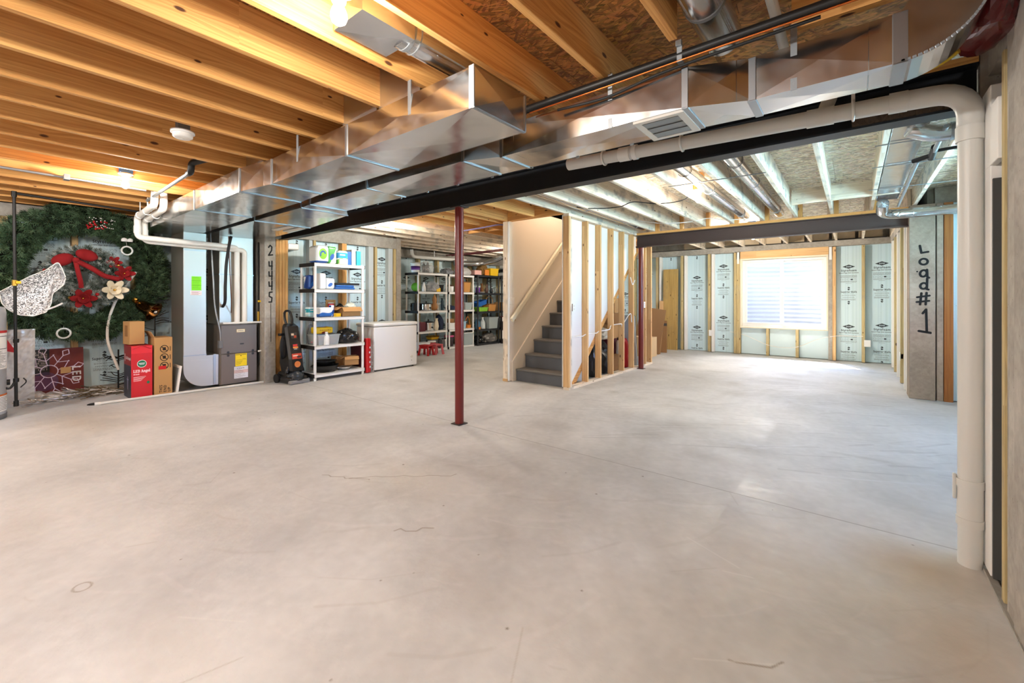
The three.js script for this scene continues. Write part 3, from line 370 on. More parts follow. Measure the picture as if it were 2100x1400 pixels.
// ---------------------------------------------------------------- stairs and their walls
{
  const w = S('wall_stairs_left'); M('drywall', [bx(-4.085, -4.06, 0.01, 2.66, -8.15, -5.05)], mat.paint, w); M('corner_bead', bx(-4.088, -4.056, 0.01, 2.41, -5.05, -5.042, 0.002), mat.white, w); M('end_stud', bx(-4.178, -4.09, 0.04, 2.42, -5.08, -5.04, 0.003), mat.pale, w); M('bottom_plate', bx(-4.178, -4.09, 0, 0.04, -8.15, -5.03, 0.003), mat.stud, w);
  for (let k = 0; k < 7; k++) M('stud', bx(-4.178, -4.09, 0.04, 2.38, -5.5 - k * 0.408, -5.46 - k * 0.408, 0.003), mat.stud, w); M('top_plate', bx(-4.178, -4.09, 2.38, 2.42, -8.15, -5.08, 0.003), mat.stud, w);
  const lineY = (z) => 0.185 - (z + 5.17) * 0.897;
  const sk = ext([[5.1, 0], [5.1, 0.3], [5.24, 0.42], [7.6, 0.42 + 2.36 * 0.897], [7.6, 2.0], [5.3, 0]], 0.02); sk.rotateY(Math.PI / 2); sk.translate(-4.06, 0, 0); M('skirt_board', sk, mat.paint, w);
  const s = G('staircase', 'grey painted wooden staircase rising between the drywall and the open stud partition', 'stairs', [-3.61, 0, -5.19], { world: true });
  for (let k = 1; k <= 12; k++) { const y = 0.185 + 0.208 * (k - 1), z = -5.17 - 0.232 * (k - 1); M('riser', bx(-4.038, -3.184, Math.max(0.003, y - 0.208), y - 0.03, z - 0.042, z - 0.022), mat.riser, s); M('tread', bx(-4.039, -3.182, y - 0.032, y, z - 0.275, z, 0.012), mat.tread, s); }
  const str = ext([[5.33, 0.005], [5.42, 0.005], [7.9, 2.24], [7.9, 2.5], [5.19, 0.16], [5.19, 0.005]], 0.036); str.rotateY(Math.PI / 2); M('stringer', str.translate(-3.182, 0, 0), mat.honey, s);
  const h = G('handrail', 'cream painted wooden handrail sloping up the drywall beside the stairs', 'handrail', [-4.0, 0.94, -5.03], { world: true }); const hr = bx(-0.022, 0.022, -0.032, 0.032, 0, -1.99, 0.006); hr.rotateX(Math.atan2(1.31, 1.47)); hr.translate(-4.0, 0.93, -5.03); M('rail', hr, mat.cream, h); for (const t of [0.06, 0.5, 0.92]) M('bracket', [cyl([-4.055, 0.85 + t * 1.31, -5.03 - t * 1.47], [-4.0, 0.85 + t * 1.31, -5.03 - t * 1.47], 0.006, 8), cyl([-4.0, 0.85 + t * 1.31, -5.03 - t * 1.47], [-4.0, 0.92 + t * 1.31, -5.03 - t * 1.47], 0.006, 8)], mat.brass, h);
  M('mounting_block', bx(-4.058, -4.045, 1.16, 1.27, -5.16, -5.05, 0.004), mat.paint, w);

  const p = S('wall_stairs_right'); M('bottom_plate', bx(-3.122, -3.03, 0, 0.038, -8.17, -5.06, 0.003), mat.pale, p); M('top_plate', bx(-3.122, -3.03, 2.382, 2.42, -8.17, -5.06, 0.003), mat.pale, p); M('end_post', bx(-3.122, -3.03, 0.038, 2.382, -5.1, -5.06, 0.003), mat.stud, p); M('end_post', bx(-3.122, -3.03, 0.038, 2.382, -5.142, -5.102, 0.003), mat.pale, p);
  for (const z of [-5.58, -5.99, -6.42, -6.835, -7.245, -7.7, -7.82, -8.1]) M('stud', bx(-3.122, -3.03, 0.038, 2.382, z - 0.04, z, 0.003), mat.stud, p);
  const dw = ext([[5.06, 0.04], [5.27, 0.04], [7.6, 2.1], [7.6, 2.4], [5.06, 2.4]], 0.013); dw.rotateY(Math.PI / 2); dw.translate(-3.138, 0, 0); M('drywall', dw, mat.drywall, p);
  const ob = (z, y, n) => { const o = G('outlet_box', n, 'outlet', [-3.03, y, z], { world: true }); M('box', bx(-3.1, -3.03, y - 0.05, y + 0.05, z - 0.032, z + 0.032, 0.004), mat.cardDark, o); const q = M('cover_plate', bx(-3.03, -3.024, y - 0.057, y + 0.057, z - 0.036, z + 0.036, 0.002), mat.white, o); for (const d of [-0.022, 0.022]) M('receptacle', bx(-3.025, -3.021, y + d - 0.014, y + d + 0.014, z - 0.014, z + 0.014, 0.003), mat.offWhite, q); };
  ob(-5.19, 1.13, 'white wall outlet on the first open bay of the stair partition'); ob(-7.755, 1.14, 'white wall switch plate beside the maroon post at the far end of the partition');
  const r = G('electrical_cable', 'white electrical cable looping through the studs of the stair partition', 'cable', [-3.06, 0.7, -5.3], { world: true }); M('cable', tube([[-3.06, 0.72, -5.14], [-3.0, 0.72, -5.35], [-3.06, 0.73, -5.6], [-3.0, 0.74, -5.8], [-3.06, 0.75, -6.0], [-2.99, 0.77, -6.2], [-3.06, 0.82, -6.44], [-2.97, 0.84, -6.6], [-3.06, 0.8, -6.84], [-2.96, 1.0, -6.95], [-3.0, 0.85, -7.1]], 0.008, 90, 6), mat.white, r); M('cable', tube([[-3.0, 1.62, -7.05], [-3.0, 1.52, -7.12], [-3.02, 1.5, -7.2], [-3.0, 1.58, -7.25]], 0.008, 20, 6), mat.white, r);
}
// ---------------------------------------------------------------- beams and posts
function ibeam(t, x0, x1, y0, y1, z0, z1, m) {
  const zc = (z0 + z1) / 2, f = 0.012, wb = 0.005, s = ext([[z0, y0], [z1, y0], [z1, y0 + f], [zc + wb, y0 + f], [zc + wb, y1 - f], [z1, y1 - f], [z1, y1], [z0, y1], [z0, y1 - f], [zc - wb, y1 - f], [zc - wb, y0 + f], [z0, y0 + f]].map(([a, b]) => [-a, b]), x1 - x0);
  s.rotateY(Math.PI / 2); s.translate(x0, 0, 0); M('steel_section', met(clean(s)), m, t); M('wood_nailer', bx(x0, x1, y1, 2.42, z0, z1, 0.003), mat.honey, t);
}
{
  const b = G('steel_beam', 'long black steel beam under the joists, resting on the maroon post in mid-room', 'beam', [-3.3, 2.17, -3.04], { world: true }); ibeam(b, -7.05, 0.47, 2.17, 2.38, -3.1, -2.985, mat.steel);
  const c = G('steel_beam', 'dark brown steel beam from the stair partition to the spray-painted concrete pier', 'beam', [-1.25, 2.175, -7.46], { world: true }); ibeam(c, -3.05, 0.55, 2.175, 2.38, -7.53, -7.4, std(0x4a3a36, 0.55, 0.2));
  const post = (x, z, h, label) => { const t = G('support_post', label, 'post', [x, 0, z]); M('post', lathe([[0.0, 0.008], [0.044, 0.008], [0.044, h - 0.01], [0, h - 0.01]], 28), mat.redPaint, t); M('base_plate', cb(0.12, 0.008, 0.12, 0, 0, 0, 0.002), mat.steelBrown, t); M('top_plate', cb(0.15, 0.01, 0.12, 0, h - 0.01, 0, 0.002), mat.steelBrown, t); };
  M('soil_residue', Array.from({ length: 16 }, (_, i) => lump(0.05, 0.045 + 0.03 * hash3(i, 1, 1), 0.03, 0.5, i, 2).translate(0.02 + i * 0.027, 2.182, -3.0)), std(0x4a3c30, 0.95), b);
  post(-3.09, -3.042, 2.17, 'maroon painted steel post standing alone in the middle of the floor'); post(-2.975, -7.46, 2.175, 'maroon painted steel post against the far end of the stair partition');
}

// ---------------------------------------------------------------- sheet-metal ducts
// a cross-broken section between x0 and x1: [zf0, zf1] front z, [zb0, zb1] back z, y0 bottom, y1 top
function section(x0, x1, zf, zb, y0, y1) {
  const c = 0.008, A = [[x0, y0, zf[0]], [x0, y1, zf[0]], [x0, y1, zb[0]], [x0, y0, zb[0]]], B = [[x1, y0, zf[1]], [x1, y1, zf[1]], [x1, y1, zb[1]], [x1, y0, zb[1]]], pos = [];
  const quad = (p, q, r, s, n) => { const m = [0, 1, 2].map((k) => (p[k] + q[k] + r[k] + s[k]) / 4 + n[k] * c); for (const [a, b] of [[p, q], [q, r], [r, s], [s, p]]) pos.push(...a, ...b, ...m); };
  quad(A[0], A[1], B[1], B[0], [0, 0, 1]); quad(A[1], A[2], B[2], B[1], [0, 1, 0]); quad(A[3], B[3], B[2], A[2], [0, 0, -1]); quad(A[0], B[0], B[3], A[3], [0, -1, 0]); quad(A[0], A[3], A[2], A[1], [1, 0, 0]); quad(B[0], B[1], B[2], B[3], [-1, 0, 0]);
  const g = new THREE.BufferGeometry(); g.setAttribute('position', new THREE.Float32BufferAttribute(pos, 3)); g.computeVertexNormals(); return met(g);
}
const cleat = (x, zf, zb, y0, y1, w = 0.022) => [bx(x - w / 2, x + w / 2, y0 - 0.006, y1, zf - 0.002, zf + 0.006, 0.002), bx(x - w / 2, x + w / 2, y0 - 0.007, y0, zb, zf + 0.006, 0.002)];
{
  const t = G('return_duct', 'galvanised return air duct under the joists with a flat closed end', 'duct', [-4.4, 2.15, -1.66], { world: true }), Y0 = 2.15, Y1 = 2.345;
  const secs = [[-1.39, -2.49, [-1.465, -1.465], [-1.86, -1.86]], [-2.49, -3.57, [-1.465, -1.465], [-1.86, -1.87]], [-3.57, -4.03, [-1.465, -1.40], [-1.87, -1.91]], [-4.03, -5.2, [-1.40, -1.40], [-1.91, -1.93]], [-5.2, -7.5, [-1.40, -1.40], [-1.93, -1.99]]];
  for (const [a, b, f, k] of secs) M('duct_section', section(a, b, f, k, Y0, Y1), mat.galv, t);
  for (const [x, f, k] of [[-2.49, -1.465, -1.86], [-3.57, -1.465, -1.87], [-4.03, -1.40, -1.91], [-5.2, -1.40, -1.93]]) M('drive_cleat', cleat(x, f, k, Y0, Y1), mat.seam, t);
  M('end_flange', [bx(-1.42, -1.388, Y0 - 0.004, Y1 + 0.004, -1.468, -1.46), bx(-1.40, -1.384, Y0 - 0.006, Y0, -1.86, -1.46), bx(-1.392, -1.384, Y0, Y1, -1.866, -1.856)], mat.galvDull, t);
  for (const x of [-1.86, -3.13]) M('hanger_strap', bx(x - 0.013, x + 0.013, Y1 - 0.11, 2.43, -1.463, -1.458), mat.galvDull, t);
  for (const [a, b] of [[-2.262, -1.88], [-2.67, -2.29], [-4.31, -3.93]]) { const g = new THREE.BoxGeometry(b - a, 0.3, 0.004, 16, 12, 1), p = g.attributes.position; for (let i = 0; i < p.count; i++) p.setZ(i, p.getZ(i) + 0.006 * fbm(p.getX(i) * 20, p.getY(i) * 20, a, 2)); g.computeVertexNormals(); g.translate((a + b) / 2, 2.493, -1.55); M('panning_sheet', g, mat.foil, t); }
}
{
  const t = G('supply_duct', 'galvanised main supply duct running beside the steel beam, curving up at its right end', 'duct', [-3.6, 2.15, -2.25], { world: true }), Y0 = 2.15, Y1 = 2.34;
  const secs = [[0.14, -0.36, [-2.2, -2.2], [-2.41, -2.41]], [-0.36, -0.62, [-2.2, -2.09], [-2.41, -2.39]], [-0.62, -1.745, [-2.09, -2.09], [-2.39, -2.385]], [-1.745, -2.0, [-2.09, -2.0], [-2.385, -2.385]], [-2.0, -4.06, [-2.0, -2.01], [-2.385, -2.39]], [-4.06, -4.27, [-2.01, -2.03], [-2.39, -2.53]], [-4.27, -5.4, [-2.03, -2.03], [-2.53, -2.68]], [-5.4, -7.5, [-2.03, -2.05], [-2.68, -2.8]]];
  for (const [a, b, f, k] of secs) M('duct_section', section(a, b, f, k, Y0, Y1), mat.galv, t);
  for (const [x, f, k, w] of [[0.14, -2.2, -2.41, 0.045], [-0.36, -2.2, -2.41, 0.035], [-0.62, -2.09, -2.39, 0.03], [-1.745, -2.09, -2.385], [-2.0, -2.0, -2.385], [-3.1, -2.0, -2.39], [-4.06, -2.01, -2.39], [-4.27, -2.03, -2.53], [-5.4, -2.03, -2.68]]) M('drive_cleat', cleat(x, f, k, Y0, Y1, w), mat.seam, t);
  const e = [], R = 0.25; const arc = []; for (let i = 0; i <= 12; i++) { const a = i / 12 * Math.PI / 2; arc.push([0.14 + R * Math.sin(a), 2.4 - R * Math.cos(a)]); } // the bottom curls up
  const el = ext([[0.14, 2.15], ...arc.slice(1), [0.39, 2.62], [0.2, 2.62], [0.2, 2.42], [0.14, 2.34]], 0.21); el.translate(0, 0, -2.41); M('elbow', met(clean(el)), mat.galv, t);
  M('elbow_seam', Array.from({ length: 24 }, (_, i) => { const a = (i + 0.5) / 24 * Math.PI / 2; return bx(-0.005, 0.005, -0.004, 0.004, -0.004, 0.004).rotateZ(a).translate(0.14 + (R - 0.004) * Math.sin(a), 2.4 - (R - 0.004) * Math.cos(a), -2.198); }), mat.galvDull, t);
  for (const [x, f] of [[-1.0, -2.09], [-0.2, -2.2]]) M('hanger_strap', bx(x - 0.012, x + 0.012, Y0 - 0.004, 2.43, f, f + 0.004), mat.galvDull, t);
  const r = M('register_frame', [bx(-0.88, -0.845, Y0 - 0.012, Y0, -2.395, -2.1), bx(-0.665, -0.63, Y0 - 0.012, Y0, -2.395, -2.1), bx(-0.845, -0.665, Y0 - 0.012, Y0, -2.13, -2.1), bx(-0.845, -0.665, Y0 - 0.012, Y0, -2.395, -2.365)], mat.offWhite, t);
  M('register_back', bx(-0.845, -0.665, Y0 - 0.005, Y0 - 0.0005, -2.365, -2.13), mat.grey, r);
  for (let i = 0; i < 3; i++) M('damper_blade', rx(bx(-0.09, 0.09, -0.001, 0.001, -0.037, 0.037), 0.05).translate(-0.755, Y0 - 0.011, -2.17 - i * 0.078), std(0x8b8f90, 0.6), r);
  M('register_frame', [bx(-5.9, -5.45, Y0 - 0.012, Y0 - 0.004, -2.5, -2.42, 0.002), bx(-5.9, -5.45, Y0 - 0.012, Y0 - 0.004, -2.64, -2.56, 0.002)], mat.offWhite, t);
  for (let i = 0; i < 10; i++) M('flange_clip', bx(-3.9 + i * 0.36, -3.88 + i * 0.36, Y0 - 0.006, Y0 + 0.02, -2.4, -2.392), mat.seam, t);
}
{ // round branch ducts, each with bands
  const round = (label, pts, r, bend, bands, boot) => { const p0 = pts[0], t = G('round_duct', label, 'duct', p0, { world: true }); M('pipe', pipe(pts, r, bend, 24), mat.galv, t); for (const [a, b] of bands) M('joint_band', cyl(a, b, r + 0.003, 24), mat.galvDull, t); if (boot) M('boot', boot, mat.galv, t); return t; };
  round('short galvanised branch duct with a square boot beside the bare bulb', [[-1.66, 2.5, -1.24], [-1.66, 2.5, -2.05]], 0.072, 0.05, [[[-1.66, 2.5, -1.27], [-1.66, 2.5, -1.29]], [[-1.66, 2.5, -1.32], [-1.66, 2.5, -1.325]]], section(-1.58, -1.8, [-1.0, -1.0], [-1.27, -1.27], 2.44, 2.56));
  round('galvanised round duct in the joist bay at the top edge, right of centre', [[-0.5, 2.53, -1.2], [-0.5, 2.53, -2.3]], 0.085, 0.05, [[[-0.5, 2.53, -1.95], [-0.5, 2.53, -1.97]]]);
  const far = (x, l) => round(l, [[x, 2.5, -3.15], [x, 2.5, -7.3]], 0.062, 0.05, [[[x, 2.5, -6.9], [x, 2.5, -6.94]], [[x, 2.5, -5.2], [x, 2.5, -5.22]]]);
  far(-1.28, 'galvanised round duct in the bay directly beyond the lit bare bulb'); far(-0.84, 'galvanised round duct in the next bay to the right of the bulb duct'); far(-2.86, 'galvanised round duct running above the top plate of the stair partition');
  round('galvanised round duct crossing the recess in front of the spray-painted pier', [[0.27, 2.36, -6.6], [0.27, 2.28, -6.95], [0.55, 2.285, -7.05], [1.7, 2.285, -7.05]], 0.058, 0.16, [[[0.56, 2.285, -7.05], [0.58, 2.285, -7.05]]]);
  round('white and galvanised branch duct high in the recess just behind the beam', [[0.3, 2.4, -3.95], [0.42, 2.35, -4.0], [0.6, 2.355, -4.02], [1.7, 2.355, -4.02]], 0.055, 0.06, [[[0.5, 2.353, -4.01], [0.52, 2.353, -4.01]]]);
  const q = G('rectangular_duct', 'galvanised rectangular duct along the joists of the right-hand recess', 'duct', [0.28, 2.43, -5], { world: true });
  const box = (z0, z1, x0, x1) => { const g = section(z0, z1, [x1, x1], [x0, x0], 2.425, 2.56); g.rotateY(Math.PI / 2); g.scale(1, 1, -1); const i = g.attributes.position.array; for (let k = 0; k < i.length; k += 9) for (let c = 0; c < 3; c++) [i[k + 3 + c], i[k + 6 + c]] = [i[k + 6 + c], i[k + 3 + c]]; g.computeVertexNormals(); return g; };
  M('duct_section', bx(0.212, 0.405, 2.425, 2.56, -3.2, -5.0, 0.004), mat.galv, q); M('duct_section', bx(0.214, 0.41, 2.423, 2.56, -5.0, -6.75, 0.004), mat.galv, q); for (const z of [-4.3, -5.0, -6.0]) M('support_wire', cyl([0.13, 2.415, z], [0.9, 2.418, z - 0.05], 0.004, 6), mat.galvDull, q);
  const w = G('support_wire', 'thin steel support wire under the two round ducts beyond the beam', 'wire', [-1, 2.41, -4.6], { world: true }); M('wire', [cyl([-1.5, 2.412, -4.5], [-0.63, 2.412, -4.55], 0.005, 6)], mat.galvDull, w); for (const x of [-1.28, -0.84]) M('wire_loop', new THREE.TorusGeometry(0.067, 0.003, 6, 24).translate(x, 2.5, -4.3), mat.steel, w);
}
// ---------------------------------------------------------------- gas, copper and plastic pipes
{
  const g = G('gas_pipe', 'black iron gas pipe hung under the joists along the supply duct', 'pipe', [-0.7, 2.385, -2.07], { world: true }); M('pipe', cyl([-1.55, 2.385, -2.075], [0.1, 2.39, -2.06], 0.0215, 18), mat.blackPipe, g); M('hanger_strap', [bx(-0.645, -0.62, 2.355, 2.44, -2.052, -2.046, 0.002), bx(-0.645, -0.62, 2.352, 2.358, -2.1, -2.046), bx(-0.645, -0.62, 2.42, 2.445, -2.046, -2.03)], mat.galvDull, g); M('end_cap', cyl([-1.58, 2.385, -2.075], [-1.55, 2.385, -2.075], 0.027, 16), mat.blackPipe, g);
  const c = G('copper_tube', 'thin bright copper tube slung beneath the black gas pipe', 'pipe', [-0.7, 2.35, -2.05], { world: true }); M('tube', tube([[-1.5, 2.352, -2.06], [-1.0, 2.35, -2.05], [-0.63, 2.358, -2.05], [-0.2, 2.362, -2.05], [0.1, 2.365, -2.05]], 0.005, 40, 8), mat.copper, c);
  const k = G('black_cable', 'black sagging cable between the copper tube and the supply duct', 'cable', [-0.9, 2.33, -2.05], { world: true }); M('cable', tube([[-1.3, 2.31, -2.05], [-1.0, 2.305, -2.07], [-0.75, 2.33, -2.06], [-0.55, 2.345, -2.07], [-0.1, 2.36, -2.08]], 0.008, 40, 6), mat.rubber, k);
  const s = G('drain_stack', 'thick cream plastic drain pipe falling to the floor at the right wall', 'pipe', [0.43, 0, -2.92], { world: true });
  M('horizontal_run', cyl([0.32, 2.222, -2.87], [-1.72, 2.285, -2.87], 0.043, 24), mat.pvc, s); M('vertical_run', cyl([0.43, 0, -2.92], [0.43, 2.14, -2.92], 0.042, 32), mat.pvc, s); M('elbow', pipe([[0.2, 2.226, -2.87], [0.43, 2.22, -2.885], [0.43, 2.05, -2.92]], 0.047, 0.13, 28), mat.pvc, s); M('coupling', cyl([0.43, 0.2, -2.92], [0.43, 0.4, -2.92], 0.0445, 32), mat.pvc, s); M('elbow_hub', cyl([0.14, 2.228, -2.87], [0.21, 2.2255, -2.87], 0.05, 28), mat.pvc, s); M('elbow_hub', cyl([0.43, 1.99, -2.92], [0.43, 2.06, -2.92], 0.05, 28), mat.pvc, s);
  for (const y of [0.205, 0.385]) M('coupling_rim', cyl([0.43, y - 0.018, -2.92], [0.43, y + 0.018, -2.92], 0.048, 32), mat.pvc, s); M('clip', bx(0.372, 0.384, 0.3, 0.42, -2.93, -2.91, 0.004), mat.pvc, s); M('cleanout_tee', [cyl([-0.2, 2.238, -2.87], [-0.08, 2.234, -2.87], 0.048, 24), cyl([-0.13, 2.24, -2.87], [-0.1, 2.36, -2.95], 0.034, 18)], mat.pvc, s); M('reducer', cyl([-1.3, 2.272, -2.87], [-1.22, 2.269, -2.87], 0.049, 24), mat.pvcWhite, s); M('reducer', cyl([-1.2, 2.269, -2.87], [-1.17, 2.268, -2.87], 0.051, 24), mat.pvcWhite, s);
  for (const x of [-1.42, -0.87, 0.0]) M('pipe_hanger', [new THREE.TorusGeometry(0.049, 0.007, 8, 24).rotateY(Math.PI / 2).translate(x, 2.276 - (x + 1.42) * 0.03, -2.87), bx(x - 0.008, x + 0.008, 2.31 - (x + 1.42) * 0.03, 2.42, -2.87, -2.855)], mat.pvcWhite, s);
  const u = G('upper_drain_pipe', 'printed white plastic pipe in the joist bay above the gas pipe', 'pipe', [-0.27, 2.52, -2.3], { world: true }); M('pipe', cyl([-0.27, 2.52, -1.6], [-0.27, 2.5, -2.6], 0.022, 16), mat.pvc, u); M('print', ry(rx(face(0.5, 0.02), -Math.PI / 2), 0).rotateY(Math.PI / 2).rotateZ(Math.PI).translate(-0.27, 2.49, -2.1), print(512, 24, (c, W, H) => { c.fillStyle = '#d8d0c2'; c.fillRect(0, 0, W, H); c.fillStyle = '#333'; c.font = 'bold 20px sans-serif'; c.fillText('FOR USE ON PRESSURE USE', 8, 19); }), u);
  const h = G('gas_line', 'steel gas line with black tees in the right-hand recess ceiling', 'pipe', [0.44, 2.3, -5.5], { world: true }); M('pipe', [cyl([0.47, 2.36, -3.9], [0.46, 2.32, -4.4], 0.014, 12), cyl([0.39, 2.31, -4.55], [0.42, 2.36, -6.9], 0.012, 12)], mat.galvDull, h); M('tee', [cyl([0.46, 2.34, -4.3], [0.46, 2.31, -4.5], 0.022, 12), cyl([0.36, 2.31, -4.52], [0.46, 2.32, -4.45], 0.017, 12), cyl([0.46, 2.33, -4.38], [1.2, 2.36, -4.4], 0.012, 12)], mat.blackPipe, h);
  const m = G('plastic_wrap', 'maroon plastic-wrapped bundle bulging where the supply duct meets the right wall', 'insulation', [0.42, 2.3, -2.6], { world: true }); const lp = lump(0.16, 0.32, 0.5, 0.2, 4, 5, 3); lp.rotateX(0.1); lp.translate(0.42, 2.29, -2.55); M('wrap', lp, std(0x5a1418, 0.18), m);
  const y = G('yellow_cable', 'flat yellow cable lying along the top of the black beam at its right end', 'cable', [0.2, 2.39, -2.93], { world: true }); M('cable', tube([[-0.2, 2.31, -2.75], [0.05, 2.3, -2.72], [0.3, 2.3, -2.7], [0.45, 2.4, -2.62]], 0.009, 30, 8), std(0xc8a81c, 0.5), y);
  const x = G('purple_hose', 'purple plastic tubing clipped under the joists left of the stairs', 'pipe', [-4.3, 2.38, -5.2], { world: true }); M('tube', tube([[-5.0, 2.36, -5.0], [-4.6, 2.38, -5.05], [-4.3, 2.4, -5.1], [-4.28, 2.41, -5.3]], 0.012, 24, 8), std(0x8077a8, 0.5), x);
  const n = ['nearest', 'middle', 'farthest']; for (let i = 0; i < 3; i++) { const p = G('red_water_tube', `${n[i]} of three maroon water tubes slung below the joists over the far shelves`, 'pipe', [-6.5, 2.37, -7.4 - i * 0.12], { world: true }); M('tube', tube([[-8.2, 2.37, -7.6 - i * 0.1], [-7.2, 2.36, -7.5 - i * 0.12], [-6, 2.38, -7.45 - i * 0.12], [-4.3, 2.4, -7.4 - i * 0.12]], 0.01, 40, 6), std(0x7a2430, 0.45), p); }
  const wp = G('waste_pipe', 'white plastic waste pipe along the left wall above the household shelves', 'pipe', [-8.15, 2.25, -7], { world: true }); M('pipe', pipe([[-8.2, 2.42, -6.5], [-8.2, 2.25, -6.52], [-8.18, 2.28, -8.3]], 0.04, 0.09, 18), mat.pvcWhite, wp); M('hanger', bx(-8.21, -8.19, 2.28, 2.45, -7.21, -7.19), mat.white, wp);
  const wq = G('waste_pipe', 'white plastic waste pipe crossing behind the black shelves near the ceiling', 'pipe', [-6.5, 2.25, -9.9], { world: true }); M('pipe', cyl([-8.3, 2.2, -9.9], [-4.25, 2.32, -9.9], 0.05, 18), mat.pvcWhite, wq); M('lower_pipe', cyl([-8.3, 1.98, -9.85], [-6.2, 2.02, -9.85], 0.05, 18), mat.pvcWhite, wq);
  const bp = G('black_waste_pipe', 'black plastic pipe crossing between the two white waste pipes over the shelves', 'pipe', [-6.5, 2.12, -9.8], { world: true }); M('pipe', cyl([-8.3, 2.08, -9.8], [-4.25, 2.19, -9.8], 0.045, 18), mat.black, bp);
  const fd = G('dryer_duct', 'silver elbowed vent duct above the black shelves behind the maroon post', 'duct', [-7.6, 2.3, -8.6], { world: true }); M('pipe', pipe([[-8.1, 2.18, -7.8], [-8.0, 2.2, -8.6], [-7.5, 2.3, -8.8], [-7.3, 2.4, -8.8]], 0.075, 0.2, 20), mat.galv, fd);
}
{ const t = G('electrical_cable', 'dark electrical cable strung across the joists beyond the beam left of the lit bulb', 'cable', [-2.2, 2.42, -5.2], { world: true }); M('cable', tube([[-2.9, 2.46, -4.9], [-2.65, 2.42, -5.0], [-2.3, 2.415, -5.1], [-2.15, 2.45, -5.1], [-1.9, 2.43, -5.3], [-1.55, 2.415, -5.2], [-1.4, 2.47, -5.05]], 0.006, 60, 6), mat.blackMatte, t); const u = G('electrical_cable', 'white electrical cable strung along the near side of the far beam', 'cable', [-1.9, 2.42, -7.0], { world: true }); M('cable', tube([[-2.7, 2.5, -6.6], [-2.35, 2.43, -6.7], [-1.95, 2.42, -6.8], [-1.7, 2.46, -6.9], [-1.5, 2.43, -7.0], [-1.1, 2.42, -7.1]], 0.006, 60, 6), mat.white, u); }
// ---------------------------------------------------------------- bulbs and detector
{
  const profile = [[0, -0.115], [0.012, -0.114], [0.026, -0.103], [0.032, -0.086], [0.031, -0.072], [0.024, -0.052], [0.016, -0.034], [0.014, -0.02]];
  const glow = std(0xffffff, 0.4, 0, { emissive: new THREE.Color(1, 0.9, 0.74), emissiveIntensity: 5 });
  const bulb = (x, y, z, label, top, wood, power = BULB_POWER) => {
    const t = G('bare_bulb', label, 'light bulb', [x, y, z]); // y = centre of the glass
    M('lampholder', lathe([[0, 0.115], [0.058, 0.115], [0.058, 0.1], [0.03, 0.085], [0.026, 0.055], [0.02, 0.05], [0, 0.05]]), mat.white, t); const b = M('bulb', lathe(profile.map(([a, h]) => [a, h + 0.083]).concat([[0.014, 0.07], [0, 0.07]])), glow, t); b.castShadow = false;
    if (top > y + 0.115) M('junction_box', cb(0.1, top - y - 0.115, 0.1, 0, 0.115, 0, 0.004), wood, t);
    const l = new THREE.PointLight(z > 1 ? FILL_BULB_COLOR : BULB_COLOR, power); l.position.set(0, 0, 0); l.shadow.radius = 2.2; l.castShadow = true; l.name = 'bulb_light'; t.add(l);
  };
  bulb(-1.55, 2.335, -0.88, 'bare glowing bulb between the joists at the top edge of the picture', 2.645, mat.blue, 2.7);
  bulb(-5.53, 2.35, -0.93, 'bare glowing bulb below the joists in front of the wreath', 2.645, mat.blue, 3.6);
  bulb(-5.59, 2.35, -4.06, 'bare glowing bulb above the freezer beyond the steel beam', 2.645, mat.blue);
  bulb(-1.35, 2.35, -5.04, 'bare glowing bulb on a wood block right of the stair partition', 2.645, mat.honey, 4);
  bulb(-1.42, 2.35, -8.81, 'bare glowing bulb seen under the far beam above the window', 2.645, mat.blue, 9.5);
  bulb(-5.4, 2.35, 1.9, 'bare glowing fill bulb added out of view behind the camera near the left wall', 2.645, mat.blue, 13);  // added fill, out of view, to brighten the near floor
  bulb(-1.7, 2.35, 1.9, 'bare glowing fill bulb added out of view behind the camera near the right wall', 2.645, mat.blue, 17);  // second added fill behind the camera, also for the near floor
  bulb(-6.2, 2.35, -8.3, 'bare glowing bulb hidden behind the stairs above the black shelves', 2.645, mat.blue);
  bulb(-3.6, 3.5, -6.2, 'bare glowing fill bulb added out of view in the stairwell above the stairs', 3.7, mat.blue, 3.6);  // unseen bulb added to brighten the stair drywall
  const d = G('smoke_detector', 'round white smoke detector on a joist left of the return duct', 'smoke detector', [-3.67, 2.42, -0.92]); M('base', lathe([[0, 0], [0.07, 0], [0.07, -0.014], [0.062, -0.018], [0, -0.018]].map(([a, b]) => [a, b]), 32), mat.white, d); M('cover', lathe([[0.06, -0.018], [0.058, -0.04], [0.045, -0.05], [0, -0.052]], 32), mat.white, d); M('junction_box', cb(0.07, 0.224, 0.07, 0, 0.001, 0, 0.004), mat.grey, d); M('test_button', lathe([[0, -0.055], [0.012, -0.054], [0.013, -0.05], [0, -0.05]], 16), mat.offWhite, d);
}
